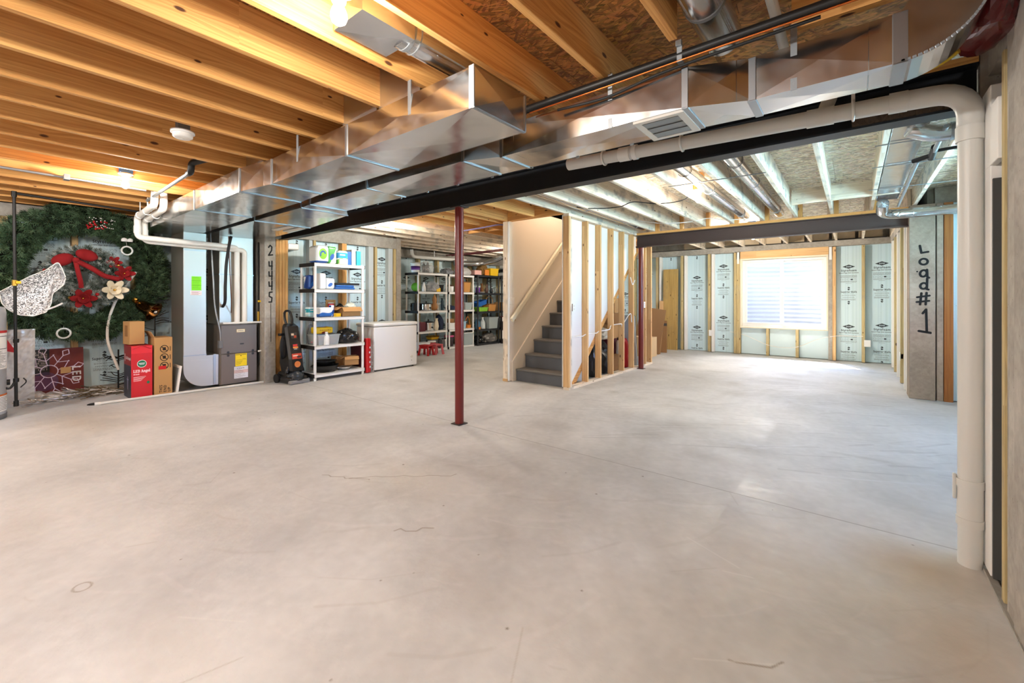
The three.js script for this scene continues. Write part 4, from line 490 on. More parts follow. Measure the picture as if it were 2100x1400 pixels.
// ---------------------------------------------------------------- furnace corner
{
  const f = G('furnace', 'taupe metal furnace cabinet with yellow energy label beside the shiny return duct', 'furnace', [-7.2, 0, -2.41], { world: true }), tp = std(0x6f655d, 0.42, 0.25);
  M('cabinet', bx(-7.55, -6.965, 0.03, 0.885, -2.65, -2.17, 0.008), tp, f); M('upper_door', bx(-6.966, -6.95, 0.47, 0.875, -2.645, -2.18, 0.006), tp, f); M('lower_door', bx(-6.966, -6.95, 0.04, 0.462, -2.645, -2.18, 0.006), tp, f);
  for (const z of [-2.27, -2.59]) for (const y of [0.445, 0.49]) M('port', cyl([-6.952, y, z], [-6.947, y, z], 0.017, 16), mat.black, f);
  const lab = (n, y, z, w, h, m) => M(n, ry(face(w, h), Math.PI / 2).translate(-6.947, y, z), m, f);
  lab('brand_plate', 0.79, -2.43, 0.11, 0.045, print(128, 52, (c) => { c.fillStyle = '#e9dfc4'; c.fillRect(0, 0, 128, 52); c.strokeStyle = '#c9a55a'; c.lineWidth = 4; c.strokeRect(2, 2, 124, 48); c.fillStyle = '#222'; c.font = 'bold 22px sans-serif'; c.fillText('LENNOX', 16, 34, 96); }));
  lab('door_latch', 0.6, -2.445, 0.05, 0.018, mat.black);
  lab('energy_label', 0.37, -2.435, 0.15, 0.18, print(256, 300, (c) => { c.fillStyle = '#f2d40e'; c.fillRect(0, 0, 256, 300); c.fillStyle = '#111'; c.font = 'bold 34px sans-serif'; c.fillText('ENERGYGUIDE', 8, 36, 240); c.fillRect(110, 44, 26, 18); c.fillRect(10, 150, 236, 4); c.fillRect(160, 126, 70, 5); for (let i = 0; i < 7; i++) c.fillRect(14, 176 + i * 14, 150 - i * 9, 3); }));
  lab('warning_label', 0.19, -2.435, 0.18, 0.17, print(256, 240, (c) => { c.fillStyle = '#e6e6ea'; c.fillRect(0, 0, 256, 240); c.fillStyle = '#d9a090'; c.fillRect(0, 76, 256, 8); c.fillRect(0, 126, 256, 6); c.fillStyle = '#e2c4c0'; c.fillRect(0, 84, 256, 40); c.fillStyle = '#556'; for (let i = 0; i < 18; i++) c.fillRect(12, 12 + i * 12.5, 90 + 130 * hash3(i, 2, 3), 3); for (let i = 0; i < 4; i++) c.fillRect(60 + i * 36, 34, 14, 14); }));
  M('switch_box', bx(-7.0, -6.93, 0.56, 0.66, -2.2, -2.155, 0.004), mat.grey, f);
  M('flue_collar', [cyl([-6.99, 0.885, -2.39], [-6.99, 0.92, -2.39], 0.04, 18), cyl([-6.99, 0.885, -2.49], [-6.99, 0.92, -2.49], 0.04, 18)], mat.pvcWhite, f);
  const d = G('return_drop', 'tall galvanised return drop with green sticker and rounded foot beside the furnace', 'duct', [-7.25, 0.05, -1.9], { world: true });
  M('riser', bx(-7.55, -6.992, 0.48, 2.148, -2.02, -1.76, 0.004), mat.galvMatte, d);
  const boot = ext([[1.76, 0.485], [1.76, 0.3], ...Array.from({ length: 10 }, (_, i) => { const a = (i + 1) / 10 * Math.PI / 2; return [1.76 + 0.25 * (1 - Math.cos(a)), 0.3 - 0.25 * Math.sin(a)]; }), [2.165, 0.05], [2.165, 0.47], [2.02, 0.47], [2.02, 0.485]], 0.57); boot.rotateY(Math.PI / 2); boot.translate(-7.562, 0, 0); M('boot', met(clean(boot)), mat.galvMatte, d);
  M('seam', [bx(-6.994, -6.986, 0.478, 0.49, -2.022, -1.758), bx(-6.994, -6.984, 0.06, 0.48, -2.13, -2.1), bx(-6.994, -6.99, 1.9, 1.915, -2.022, -1.758)], mat.seam, d);
  M('green_sticker', ry(face(0.11, 0.19), Math.PI / 2).translate(-6.989, 1.46, -1.905), print(128, 220, (c) => { c.fillStyle = '#7ee31c'; c.fillRect(0, 0, 128, 220); c.fillStyle = 'rgba(40,120,10,0.7)'; for (let i = 0; i < 12; i++) c.fillRect(10, 14 + i * 17, 70 + 40 * hash3(i, 1, 2), 3); c.fillRect(0, 70, 128, 3); c.fillRect(0, 140, 128, 3); }), d);
  M('paper_tag', ry(face(0.13, 0.06), Math.PI / 2).translate(-6.989, 1.33, -1.9), print(128, 60, (c) => { c.fillStyle = '#eee6e6'; c.fillRect(0, 0, 128, 60); c.fillStyle = '#a05060'; for (let i = 0; i < 4; i++) c.fillRect(12, 10 + i * 12, 100 - 20 * (i & 1), 4); }), d);
  const p = G('supply_plenum', 'galvanised supply plenum rising from the top of the furnace', 'duct', [-7.25, 0.885, -2.41], { world: true }); M('lower_box', bx(-7.53, -7.04, 0.886, 1.6, -2.63, -2.19, 0.004), mat.galvMatte, p); M('upper_box', bx(-7.53, -7.042, 1.6, 2.148, -2.63, -2.19, 0.004), mat.galvMatte, p); M('seam', bx(-7.535, -7.035, 1.592, 1.606, -2.635, -2.185), mat.seam, p);
  const v = (n, z, zz, y, X, XV, zj) => { const t = G('vent_pipe', n, 'pipe', [-6.99, 0.9, z], { world: true }); M('pipe', pipe([[XV, 0.92, z], [XV, y, z], [X, y, zj], [X, y + 0.02, zz], [X, y + 0.27, zz], [-6.05, y + 0.3, zz + 0.01], [-6.0, 2.6, zz + 0.01]], 0.0345, 0.06, 20), mat.pvcWhite, t); for (const x of [-6.75, -6.4]) M('hanger', [new THREE.TorusGeometry(0.039, 0.005, 6, 20).rotateY(Math.PI / 2).translate(x, y + 0.276, zz), bx(x - 0.006, x + 0.006, y + 0.31, 2.42, zz - 0.004, zz + 0.004)], mat.white, t); M('coupling', cyl([X, y + 0.07, zz], [X, y + 0.16, zz], 0.039, 20), mat.pvcWhite, t); };
  v('front white furnace vent pipe turning toward the wreath', -2.39, -1.27, 1.985, -6.875, -6.975, -2.2); v('rear white furnace vent pipe, right of its twin above the furnace', -2.49, -1.35, 1.955, -6.952, -6.985, -2.3);
  const c = G('condensate_pipe', 'thin white condensate pipe bent around the right side of the furnace', 'pipe', [-6.93, 0, -2.7], { world: true }); M('pipe', pipe([[-6.93, 0.905, -2.2], [-6.93, 0.905, -2.715], [-6.93, 0.03, -2.715]], 0.0135, 0.03, 12), mat.pvcWhite, c); M('branch', [pipe([[-6.95, 0.47, -2.66], [-6.94, 0.48, -2.75], [-6.94, 0.03, -2.75]], 0.013, 0.03, 12)], mat.pvcWhite, c);
  const fp = G('floor_pipe', 'cream plastic pipe lying along the floor in front of the boxes and furnace', 'pipe', [-6.92, 0.017, -1.85], { world: true }); M('pipe', cyl([-6.96, 0.017, -0.94], [-6.86, 0.017, -2.78], 0.0165, 14), mat.pvc, fp); M('open_end', cyl([-6.962, 0.017, -0.9], [-6.96, 0.017, -0.95], 0.02, 14), mat.offWhite, fp);
  const dr = G('floor_drain', 'dark round floor drain at the open end of the floor pipe', 'drain', [-7.06, 0.0, -0.93]); M('grate', lathe([[0, 0.004], [0.08, 0.004], [0.085, 0]]), mat.blackMatte, dr);
  const ls = G('refrigerant_line', 'black insulated refrigerant line dropping in front of the plenum', 'pipe', [-6.9, 1.17, -2.22], { world: true }); M('insulation', tube([[-6.87, 2.13, -2.28], [-6.86, 2.05, -2.26], [-6.86, 1.75, -2.22], [-6.87, 1.45, -2.21], [-6.92, 1.2, -2.22], [-7.03, 1.14, -2.23]], 0.019, 40, 10), mat.rubber, ls); M('copper_line', tube([[-6.87, 2.13, -2.25], [-6.87, 1.75, -2.26], [-6.92, 1.2, -2.3], [-7.02, 1.05, -2.33]], 0.006, 40, 8), std(0x6b3a22, 0.4, 0.6), ls);
  const cd = G('electrical_conduit', 'grey flexible conduit running down to the furnace switch box', 'conduit', [-6.95, 0.66, -2.17], { world: true }); M('conduit', tube([[-7.1, 2.15, -2.1], [-7.0, 1.6, -2.1], [-6.97, 1.1, -2.12], [-6.95, 0.8, -2.17], [-6.96, 0.66, -2.18]], 0.011, 40, 8), mat.galvDull, cd);
  const gp = G('furnace_gas_pipe', 'black gas pipe with yellow valve behind the furnace beside the marked pier', 'pipe', [-7.1, 0.2, -2.69], { world: true }); M('pipe', cyl([-7.0, 0.25, -2.685], [-7.0, 2.1, -2.685], 0.012, 12), mat.blackPipe, gp); M('valve_handle', bx(-6.99, -6.95, 1.2, 1.23, -2.71, -2.67, 0.005), mat.yellow, gp); M('sediment_trap', cyl([-7.0, 0.9, -2.685], [-7.0, 1.06, -2.685], 0.018, 12), mat.brass, gp);
  const fl = G('air_filter', 'white framed furnace filter leaning between the brown box and the return drop', 'filter', [-7.0, 0, -1.7], { world: true }); const fr = bx(-7.3, -6.98, 0, 0.36, -0.012, 0.012, 0.004); fr.rotateX(-0.12); fr.translate(0, 0.002, -1.69); M('frame', fr, mat.paper, fl); const fm = bx(-7.27, -7.01, 0.03, 0.33, 0.012, 0.016); fm.rotateX(-0.12); fm.translate(0, 0.002, -1.69); M('pleats', fm, mat.bagGrey, fl);
}
// ---------------------------------------------------------------- water heater and gas riser at the left edge
{
  const w = G('water_heater', 'grey cylindrical water heater cut off by the left edge of the picture', 'water heater', [-7.05, 0, 0.0]); M('tank', lathe([[0, 0.03], [0.235, 0.03], [0.235, 1.1], [0.225, 1.16], [0.1, 1.19], [0, 1.19]], 48), std(0xb9bcc0, 0.35, 0.3), w); M('base_ring', lathe([[0.2, 0], [0.238, 0], [0.24, 0.05], [0.2, 0.05]], 48), mat.grey, w);
  const curved = (n, a0, a1, y0, y1, m) => { const g = new THREE.CylinderGeometry(0.238, 0.238, y1 - y0, 16, 1, true, a0, a1 - a0); g.translate(0, (y0 + y1) / 2, 0); M(n, g, m, w); };
  const sheet = print(256, 400, (c) => { c.fillStyle = '#eceae6'; c.fillRect(0, 0, 256, 400); c.fillStyle = '#b33'; c.fillRect(0, 0, 256, 26); c.strokeStyle = '#222'; c.lineWidth = 6; c.strokeRect(30, 60, 190, 130); c.fillStyle = '#444'; for (let i = 0; i < 20; i++) c.fillRect(24, 210 + i * 9, 100 + 100 * hash3(i, 4, 4), 3); });
  curved('warning_sheet', 1.9, 3.1, 0.52, 0.92, sheet); curved('rating_plate', 2.1, 3.1, 0.08, 0.26, print(128, 128, (c) => { c.fillStyle = '#e8e6e0'; c.fillRect(0, 0, 128, 128); c.fillStyle = '#c86a2a'; c.fillRect(0, 0, 128, 14); c.fillStyle = '#555'; for (let i = 0; i < 9; i++) c.fillRect(10, 24 + i * 11, 80 + 30 * hash3(i, 3, 1), 3); }));
  M('drain_valve', [cyl([-0.02, 0.36, -0.26], [-0.02, 0.36, -0.2], 0.03, 12)], mat.black, w);
  const g = G('gas_riser', 'black vertical gas pipe with yellow valve in front of the big wreath', 'pipe', [-7.02, 0.1, -0.3], { world: true }); M('riser', cyl([-7.02, 0.12, -0.3], [-7.02, 2.38, -0.285], 0.0135, 14), mat.blackPipe, g); M('header', cyl([-7.02, 2.38, -0.285], [-7.08, 2.35, -1.36], 0.0135, 14), mat.blackPipe, g); M('fitting', [cyl([-7.02, 0.78, -0.3], [-7.02, 0.82, -0.3], 0.022, 12), cyl([-7.02, 0.36, -0.3], [-7.02, 0.4, -0.3], 0.022, 12), cyl([-7.02, 0.1, -0.3], [-7.02, 0.16, -0.3], 0.02, 12), cyl([-7.02, 2.34, -0.285], [-7.02, 2.4, -0.285], 0.021, 12)], mat.blackPipe, g); M('valve', cyl([-7.02, 1.39, -0.29], [-7.02, 1.45, -0.29], 0.022, 12), mat.brass, g); M('valve_handle', bx(-7.0, -6.975, 1.41, 1.44, -0.335, -0.295, 0.008), mat.yellow, g); M('flexible_connector', tube([[-7.02, 0.38, -0.3], [-7.0, 0.3, -0.25], [-7.0, 0.34, -0.2], [-7.0, 0.42, -0.22]], 0.011, 24, 8), mat.black, g); M('hook', tube([[-7.0, 0.3, -0.33], [-6.99, 0.36, -0.37], [-6.99, 0.4, -0.35]], 0.006, 16, 6), mat.black, g);
  const c2 = G('ceiling_gas_pipe', 'grey steel pipe running just below the joists left of the front bulb', 'pipe', [-5.9, 2.4, -0.9], { world: true }); M('pipe', cyl([-5.75, 2.4, 1.2], [-5.85, 2.395, -1.15], 0.012, 12), mat.galvDull, c2); M('pipe_clip', [bx(-5.85, -5.77, 2.37, 2.42, -0.58, -0.54)], mat.galvDull, c2);
  const c3 = G('angled_gas_pipe', 'steel gas pipe angling from the black elbow past the vent pipe hangers', 'pipe', [-5.6, 2.38, -1.2], { world: true }); M('pipe', cyl([-4.68, 2.38, -1.22], [-6.3, 2.37, -1.25], 0.016, 14), mat.galvDull, c3); M('elbow', pipe([[-4.7, 2.38, -1.22], [-4.63, 2.38, -1.22], [-4.61, 2.46, -1.22], [-4.42, 2.48, -1.3]], 0.026, 0.03, 14), mat.blackPipe, c3);
  const bl = G('blue_water_tube', 'bright blue plastic water tube along the left wall behind the wreath', 'pipe', [-8.0, 1.9, -0.16], { world: true }); M('tube', pipe([[-8.03, 2.25, 0.3], [-8.03, 2.25, -0.2], [-8.03, 1.0, -0.2]], 0.014, 0.04, 12), std(0x1d4fb0, 0.4), bl);
  const ri = G('bubble_insulation', 'silver quilted reflective insulation panel standing behind the water heater', 'insulation', [-7.55, 0, -0.32], { world: true }); const gg = new THREE.BoxGeometry(0.012, 0.9, 0.34, 1, 60, 24), p = gg.attributes.position; for (let i = 0; i < p.count; i++) p.setX(i, p.getX(i) + 0.012 * hash3(i, 3, 9) + 0.02 * fbm(p.getY(i) * 5, p.getZ(i) * 5, 3, 2)); gg.computeVertexNormals(); gg.rotateZ(-0.1); gg.translate(-7.62, 0.45, -0.3); M('sheet', gg, std(0xdad8d6, 0.3, 0.5), ri);
  const rt = G('red_flag', 'red fabric pennant hanging on the silver insulation behind the water heater', 'flag', [-7.5, 0.7, -0.27], { world: true }); const tri = ext([[0.17, 0.93], [0.33, 0.6], [0.15, 0.66]], 0.006); tri.rotateY(Math.PI / 2); tri.translate(-7.5, 0.03, 0); M('cloth', tri, mat.red, rt);
}
// ---------------------------------------------------------------- wreaths and trimmings
const needleSprig = (n, len, w) => { const pos = [], nor = []; for (let i = 0; i < n; i++) { const a = i * 2.4, t = i / n, d = V(Math.cos(a) * 0.7, 0.55 + 0.5 * t, Math.sin(a) * 0.7).normalize(), b = V(0, t * len * 0.9, 0), e = b.clone().addScaledVector(d, len * (0.75 - 0.3 * t)), s = V(-Math.sin(a), 0, Math.cos(a)).multiplyScalar(w), m = b.clone().lerp(e, 0.5).addScaledVector(V(Math.cos(a) * 0.3, -0.7, Math.sin(a) * 0.3), -w); for (const tri of [[b.clone().sub(s), e, m], [b.clone().add(s), m, e], [b.clone().sub(s), b.clone().add(s), e]]) for (const q of tri) pos.push(q.x, q.y, q.z); } const g = new THREE.BufferGeometry(); g.setAttribute('position', new THREE.Float32BufferAttribute(pos, 3)); g.computeVertexNormals(); return met(g, 0, 0); };
function foliage(par, R, r, n, len, w, colors, mt, ripple = 0.05) {
  const m = new THREE.InstancedMesh(needleSprig(13, len, w), mt, n), o = new THREE.Object3D(), c = new THREE.Color(); m.name = 'foliage'; m.userData.kind = 'stuff';
  for (let i = 0; i < n; i++) {
    const a = rnd() * 6.2832, ph = rnd() * 6.2832, q = r * (0.55 + 0.45 * Math.sqrt(rnd())) * (1 + ripple * 6 * (fbm(a * 3, ph, R, 2) - 0.5)), rad = R + Math.cos(ph) * q;
    o.position.set(Math.sin(ph) * q * 0.75, Math.cos(a) * rad, Math.sin(a) * rad); // the ring stands in the plane x = 0
    const out = V(Math.sin(ph) * 0.9, Math.cos(a) * Math.cos(ph), Math.sin(a) * Math.cos(ph)), tan = V(0, -Math.sin(a), Math.cos(a));
    out.addScaledVector(tan, rr(0.2, 1.0)).add(V(rr(-0.4, 0.4), rr(-0.4, 0.4), rr(-0.4, 0.4))).normalize();
    o.quaternion.setFromUnitVectors(V(0, 1, 0), out); o.scale.setScalar(rr(0.75, 1.25)); o.updateMatrix(); m.setMatrixAt(i, o.matrix); c.set(colors[Math.floor(rnd() * colors.length)]).multiplyScalar(rr(0.7, 1.2)); m.setColorAt(i, c);
  }
  m.castShadow = m.receiveShadow = true; par.add(m); return m;
}
const petal = (l, w, m) => { const g = new THREE.SphereGeometry(1, 10, 6); g.scale(w, 0.006, l); g.translate(0, 0, l); const p = g.attributes.position; for (let i = 0; i < p.count; i++) p.setY(i, p.getY(i) + 0.25 * p.getZ(i) * p.getZ(i) / l); g.computeVertexNormals(); return clean(g); };
function poinsettia(par, x, y, z, s, m) { const g = []; for (let k = 0; k < 11; k++) { const q = petal(s * (k < 6 ? 0.5 : 0.32), s * 0.27); q.rotateX(k < 6 ? -0.15 : -0.5); q.rotateY(k * 1.047 + (k < 6 ? 0 : 0.5)); g.push(q); } const f = merge(g); f.rotateZ(-Math.PI / 2); f.translate(x, y, z); const o = M('poinsettia', f, m, par); const c = new THREE.SphereGeometry(s * 0.1, 10, 8); c.translate(x + 0.02, y, z); M('flower_centre', c, mat.gold, o); }
{
  const fm = std(0xffffff, 0.8);
  const big = G('christmas_wreath', 'very large dark green artificial wreath leaning against the left wall', 'wreath', [-7.86, 1.58, -0.93]); M('hoop', new THREE.TorusGeometry(0.7, 0.05, 8, 48).rotateY(Math.PI / 2), std(0x141c14, 0.9), big); foliage(big, 0.7, 0.135, 4800, 0.09, 0.0048, ['#24371f', '#2d4228', '#3a5236', '#4f6a4a', '#44603f', '#668060'], fm, 0.12);
  const bc = []; for (let i = 0; i < 26; i++) bc.push(new THREE.SphereGeometry(0.011, 8, 6).translate(0.17 + rr(-0.02, 0.03), 0.62 + rr(-0.05, 0.06), -0.08 + rr(-0.1, 0.09))); M('red_berries', bc, mat.red, big); const wb = []; for (let i = 0; i < 30; i++) wb.push(new THREE.SphereGeometry(0.007, 6, 5).translate(0.17 + rr(-0.02, 0.03), 0.66 + rr(-0.07, 0.07), -0.1 + rr(-0.16, 0.1))); M('frosted_berries', wb, mat.white, big);
  const s = G('frosted_wreath', 'smaller frosted wreath with a red velvet bow hung inside the big green one', 'wreath', [-7.66, 1.53, -0.9]); s.rotation.z = -0.03; M('hoop', new THREE.TorusGeometry(0.27, 0.03, 8, 40).rotateY(Math.PI / 2), std(0x222a24, 0.9), s); foliage(s, 0.24, 0.115, 2600, 0.064, 0.0036, ['#7b8580', '#a8b2ae', '#4c5a4e', '#c9d0cd', '#3c4a3e', '#8b958f'], fm, 0.1);
  poinsettia(s, 0.1, 0.06, -0.36, 0.12, mat.redVelvet); poinsettia(s, 0.12, -0.27, 0.03, 0.14, mat.redVelvet); poinsettia(s, 0.13, -0.16, -0.26, 0.15, mat.cream); poinsettia(s, 0.08, 0.02, 0.33, 0.08, mat.redVelvet); poinsettia(s, 0.08, 0.2, -0.26, 0.09, mat.redVelvet);
  const ornament = (y, z, r, m) => M('bauble', new THREE.SphereGeometry(r, 14, 10).translate(0.12, y, z), m, s); ornament(-0.26, 0.14, 0.022, mat.gold); ornament(-0.22, -0.1, 0.02, mat.red); ornament(0.16, -0.3, 0.018, mat.gold); ornament(0.22, -0.06, 0.02, mat.red);
  for (const [y, z] of [[0.24, -0.12], [0.2, 0.16], [-0.12, 0.28], [-0.05, -0.3], [-0.25, -0.12], [0.12, 0.26]]) M('pine_cone', lathe([[0, -0.035], [0.016, -0.03], [0.024, -0.01], [0.02, 0.012], [0.012, 0.028], [0, 0.036]], 10).rotateZ(1.2).translate(0.11, y, z), std(0x8f8378, 0.9), s);
  const loop = (sz) => { const g = new THREE.SphereGeometry(0.1, 16, 12); g.scale(0.55, 0.72, 1.05); g.rotateX(sz > 0 ? 0.5 : -0.35); g.translate(0.15, sz > 0 ? 0.2 : 0.27, sz > 0 ? 0.21 : -0.0); return g; };
  const bow = M('bow', [loop(1), loop(-1), new THREE.SphereGeometry(0.035, 12, 10).translate(0.19, 0.2, 0.1)], mat.redVelvet, s);
  const rib = (p, w) => { const c = new THREE.CatmullRomCurve3(p.map((q) => V(...q))), g = new THREE.TubeGeometry(c, 30, w, 8); return g; };
  M('ribbon_tail', rib([[0.18, 0.19, 0.09], [0.19, 0.1, -0.05], [0.17, 0.02, -0.16], [0.16, -0.02, -0.3]], 0.03), mat.redVelvet, s); M('ribbon_tail', rib([[0.18, 0.18, 0.1], [0.19, 0.05, 0.08], [0.18, -0.05, 0.06], [0.17, -0.14, 0.05]], 0.024), mat.redVelvet, s);
  const ring = (pos, r, label) => { const t = G('ring_ornament', label, 'ornament', pos), b = []; for (let i = 0; i < 30; i++) { const a = i / 30 * 6.2832; b.push(new THREE.IcosahedronGeometry(0.011, 1).translate(0, Math.cos(a) * r, Math.sin(a) * r)); } M('beads', b, mat.white, t); M('hanging_loop', cyl([0, r, 0], [-0.1, r + 0.12, 0], 0.002, 6), mat.offWhite, t); };
  ring([-7.68, 1.9, -1.31], 0.055, 'white beaded ring ornament on the upper right of the big wreath'); ring([-7.72, 0.82, -0.72], 0.06, 'white beaded ring ornament dangling below the big wreath');
  const wb2 = G('bow_ornament', 'small white bow clipped above the beaded ring on the big wreath', 'ornament', [-7.68, 2.02, -1.31]); M('bow_loop', [lump(0.03, 0.05, 0.07, 0.2, 2, 3).translate(0, 0, 0.025), lump(0.03, 0.05, 0.06, 0.2, 3, 3).translate(0, 0, -0.03)], mat.white, wb2);
  const bell = G('bell_ornament', 'large gold bell ornament at the lower right of the big wreath', 'ornament', [-7.64, 1.09, -1.56]); bell.quaternion.setFromUnitVectors(V(0, -1, 0), V(0.55, -0.5, -0.67).normalize()); bell.scale.setScalar(1.25); M('bell', lathe([[0, 0.16], [0.03, 0.155], [0.055, 0.12], [0.065, 0.05], [0.085, 0], [0.11, -0.03], [0.105, -0.03], [0.08, 0.0], [0.06, 0.05]], 28), std(0x9a6a3a, 0.15, 1), bell); M('clapper', [cyl([0, 0.08, 0], [0, -0.03, 0], 0.006, 8), new THREE.SphereGeometry(0.025, 12, 10).translate(0, -0.04, 0)], mat.chrome, bell); M('gold_bow', [lump(0.09, 0.05, 0.05, 0.3, 7, 3).translate(-0.04, 0.15, 0), lump(0.09, 0.05, 0.05, 0.3, 8, 3).translate(0.04, 0.15, 0)], mat.gold, bell);
  // glittering wing: a feathered, curved sheet with thickness
  const wing = G('angel_wing', 'silver glitter mesh angel wing curving up in front of the frosted wreath', 'decoration', [-7.2, 1.06, -0.42], { world: true });
  const wg = new THREE.PlaneGeometry(1, 1, 44, 22), wp = wg.attributes.position, top = [[0.19, 1.326], [0.279, 1.397], [0.402, 1.497], [0.532, 1.58], [0.589, 1.639], [0.619, 1.675], [0.651, 1.615], [0.684, 1.5]], bot = [[0.19, 1.3], [0.207, 1.2], [0.254, 1.126], [0.331, 1.071], [0.431, 1.057], [0.528, 1.098], [0.572, 1.2], [0.584, 1.315], [0.619, 1.354], [0.666, 1.412], [0.684, 1.49]];
  const at = (L, t) => { const z = 0.19 + 0.494 * t; let k = 0; while (k < L.length - 2 && L[k + 1][0] < z) k++; const f = Math.min(1, (z - L[k][0]) / (L[k + 1][0] - L[k][0])); return [z, L[k][1] + (L[k + 1][1] - L[k][1]) * f]; };
  for (let i = 0; i < wp.count; i++) { const u = wp.getX(i) + 0.5, v = wp.getY(i) + 0.5, a = at(top, u), b = at(bot, u), f = hash3(i, 3, 5) * 0.014; wp.setXYZ(i, -7.18 - 0.1 * Math.sin(v * 3) + f, b[1] + (a[1] - b[1]) * v, -a[0]); } wg.computeVertexNormals();
  const back = wg.clone(); { const p = back.attributes.position; for (let i = 0; i < p.count; i++) p.setX(i, p.getX(i) - 0.012); back.computeVertexNormals(); }
  const glitter = rep(dtex(256, 256, (x, y) => { const h = hash3(x >> 2, y >> 2, 3), v = h > 0.55 ? 250 : h > 0.28 ? 180 : 92; return [v, v, cl(v + 2)]; }), 1, 1); M('wing_mesh', [wg, back], std(0xffffff, 0.4, 0.1, { map: glitter, side: THREE.DoubleSide }), wing);
  const rim = []; for (const L of [top, bot]) rim.push(tube(Array.from({ length: 26 }, (_, i) => { const [z, y] = at(L, i / 25); return [-7.175, y, -z]; }), 0.005, 70, 6)); M('wire_rim', rim, mat.white, wing); M('wing_tip', tube([[-7.18, 1.12, -0.52], [-7.17, 1.16, -0.6], [-7.17, 1.2, -0.66]], 0.012, 20, 6), std(0xe8e8ea, 0.3, 0.4), wing);
}
{ // boxes and light frames on the floor under the wreath
  const led = G('light_box', 'flat maroon carton printed LED leaning on the wall under the wreath', 'box', [-8.0, 0.0, -0.66]); led.rotation.z = 0.12;
  const art = print(700, 740, (c) => { c.fillStyle = '#74231c'; c.fillRect(0, 0, 700, 740); const g = c.createLinearGradient(0, 0, 700, 740); c.fillStyle = '#1c1210'; c.fillRect(0, 0, 300, 420); c.fillStyle = '#b9a79c'; for (let i = 0; i < 16; i++) for (let j = 0; j < 9; j++) if (hash3(i, j, 8) > 0.25) c.fillRect(40 + i * 15, 40 + j * 34, 7, 26); c.save(); c.translate(560, 300); c.rotate(Math.PI / 2); c.fillStyle = '#f4eeee'; c.font = 'bold 150px sans-serif'; c.fillText('LED', 0, 0); c.restore(); c.fillStyle = 'rgba(90,60,110,0.6)'; c.beginPath(); c.arc(250, 520, 150, 0, 7); c.fill(); });
  M('carton', cb(0.06, 0.58, 0.54, 0, 0.03, 0, 0.003), std(0x6a201a, 0.5), led); M('printed_face', ry(face(0.54, 0.58), Math.PI / 2).translate(0.0315, 0.32, 0), art, led);
  const wire = std(0xd9c4d6, 0.5);
  const sf = G('snowflake_frame', 'white wire snowflake light frame leaning on the maroon LED carton', 'decoration', [-7.84, 0.34, -0.6]); sf.rotation.z = 0.2; M('hub', new THREE.TorusGeometry(0.075, 0.005, 6, 28).rotateY(Math.PI / 2).translate(0.07, 0, 0), wire, sf);
  const P = (a, r) => [0.07, Math.cos(a) * r, Math.sin(a) * r]; for (let k = 0; k < 8; k++) { const a = k * Math.PI / 4 + 0.2, g = [cyl(P(a, 0.075), P(a, 0.22), 0.004, 6)]; for (const s of [-1, 1]) { g.push(cyl(P(a, 0.13), P(a + s * 0.42, 0.21), 0.0038, 6)); g.push(cyl(P(a, 0.22), P(a + s * 0.13, 0.27), 0.0042, 6), cyl(P(a + s * 0.13, 0.27), P(a, 0.31), 0.0042, 6)); } M('arm', g, wire, sf); } M('paper_tag', cb(0.004, 0.075, 0.09, 0.09, -0.04, -0.14), mat.card, sf);
  const pile = G('tinsel_pile', 'flattened pile of silver and brown tinsel garland on the floor by the wall', 'garland', [-7.75, 0.0, -0.85]); pile.userData.kind = 'stuff';
  const sil = [], brn = [], gn = []; for (let i = 0; i < 150; i++) { const x = rr(-0.2, 0.22), z = rr(-0.5, 0.42), l = rr(0.05, 0.16), a = rr(-0.7, 0.7), y = rr(0.005, 0.1) * (1 - Math.abs(z) * 1.2), g = cyl([x, Math.max(0.006, y), z], [x + Math.sin(a) * l, Math.max(0.006, y + rr(-0.03, 0.05)), z + Math.cos(a) * l], rr(0.003, 0.007), 5); (z > -0.02 && rnd() < 0.8 ? sil : rnd() < 0.3 ? gn : brn).push(g); } M('silver_strands', sil, std(0xe2dede, 0.25, 0.7), pile); M('brown_strands', brn, std(0x6e5c40, 0.7), pile); M('white_strands', gn, mat.paper, pile); M('silver_lump', [lump(0.2, 0.1, 0.2, 0.5, 4, 4).translate(0.04, 0, 0.22), lump(0.16, 0.12, 0.16, 0.5, 9, 4).translate(0.02, 0, 0.36), lump(0.14, 0.08, 0.16, 0.4, 5, 4).translate(0, 0, 0.02), lump(0.2, 0.05, 0.3, 0.5, 6, 4).translate(0.03, 0, -0.22)], std(0xcfc8c0, 0.35, 0.4), pile);
  const tw = G('twig_lights', 'dark wire twig branches behind the red angel box', 'decoration', [-7.85, 0, -1.2]), tg = []; for (let i = 0; i < 26; i++) { const y = rr(0.05, 0.5), s = rnd() < 0.5 ? 1 : -1, l = rr(0.08, 0.2); tg.push(tube([[0, y, -0.05], [rr(0, 0.05), y + l * 0.2, -0.05 + s * l * 0.5], [rr(0, 0.08), y + rr(-0.02, 0.1), -0.05 + s * l]], 0.005, 6, 5)); } tg.push(cyl([0, 0, -0.05], [0, 0.56, -0.05], 0.009, 6)); M('twigs', tg, mat.blackMatte, tw);
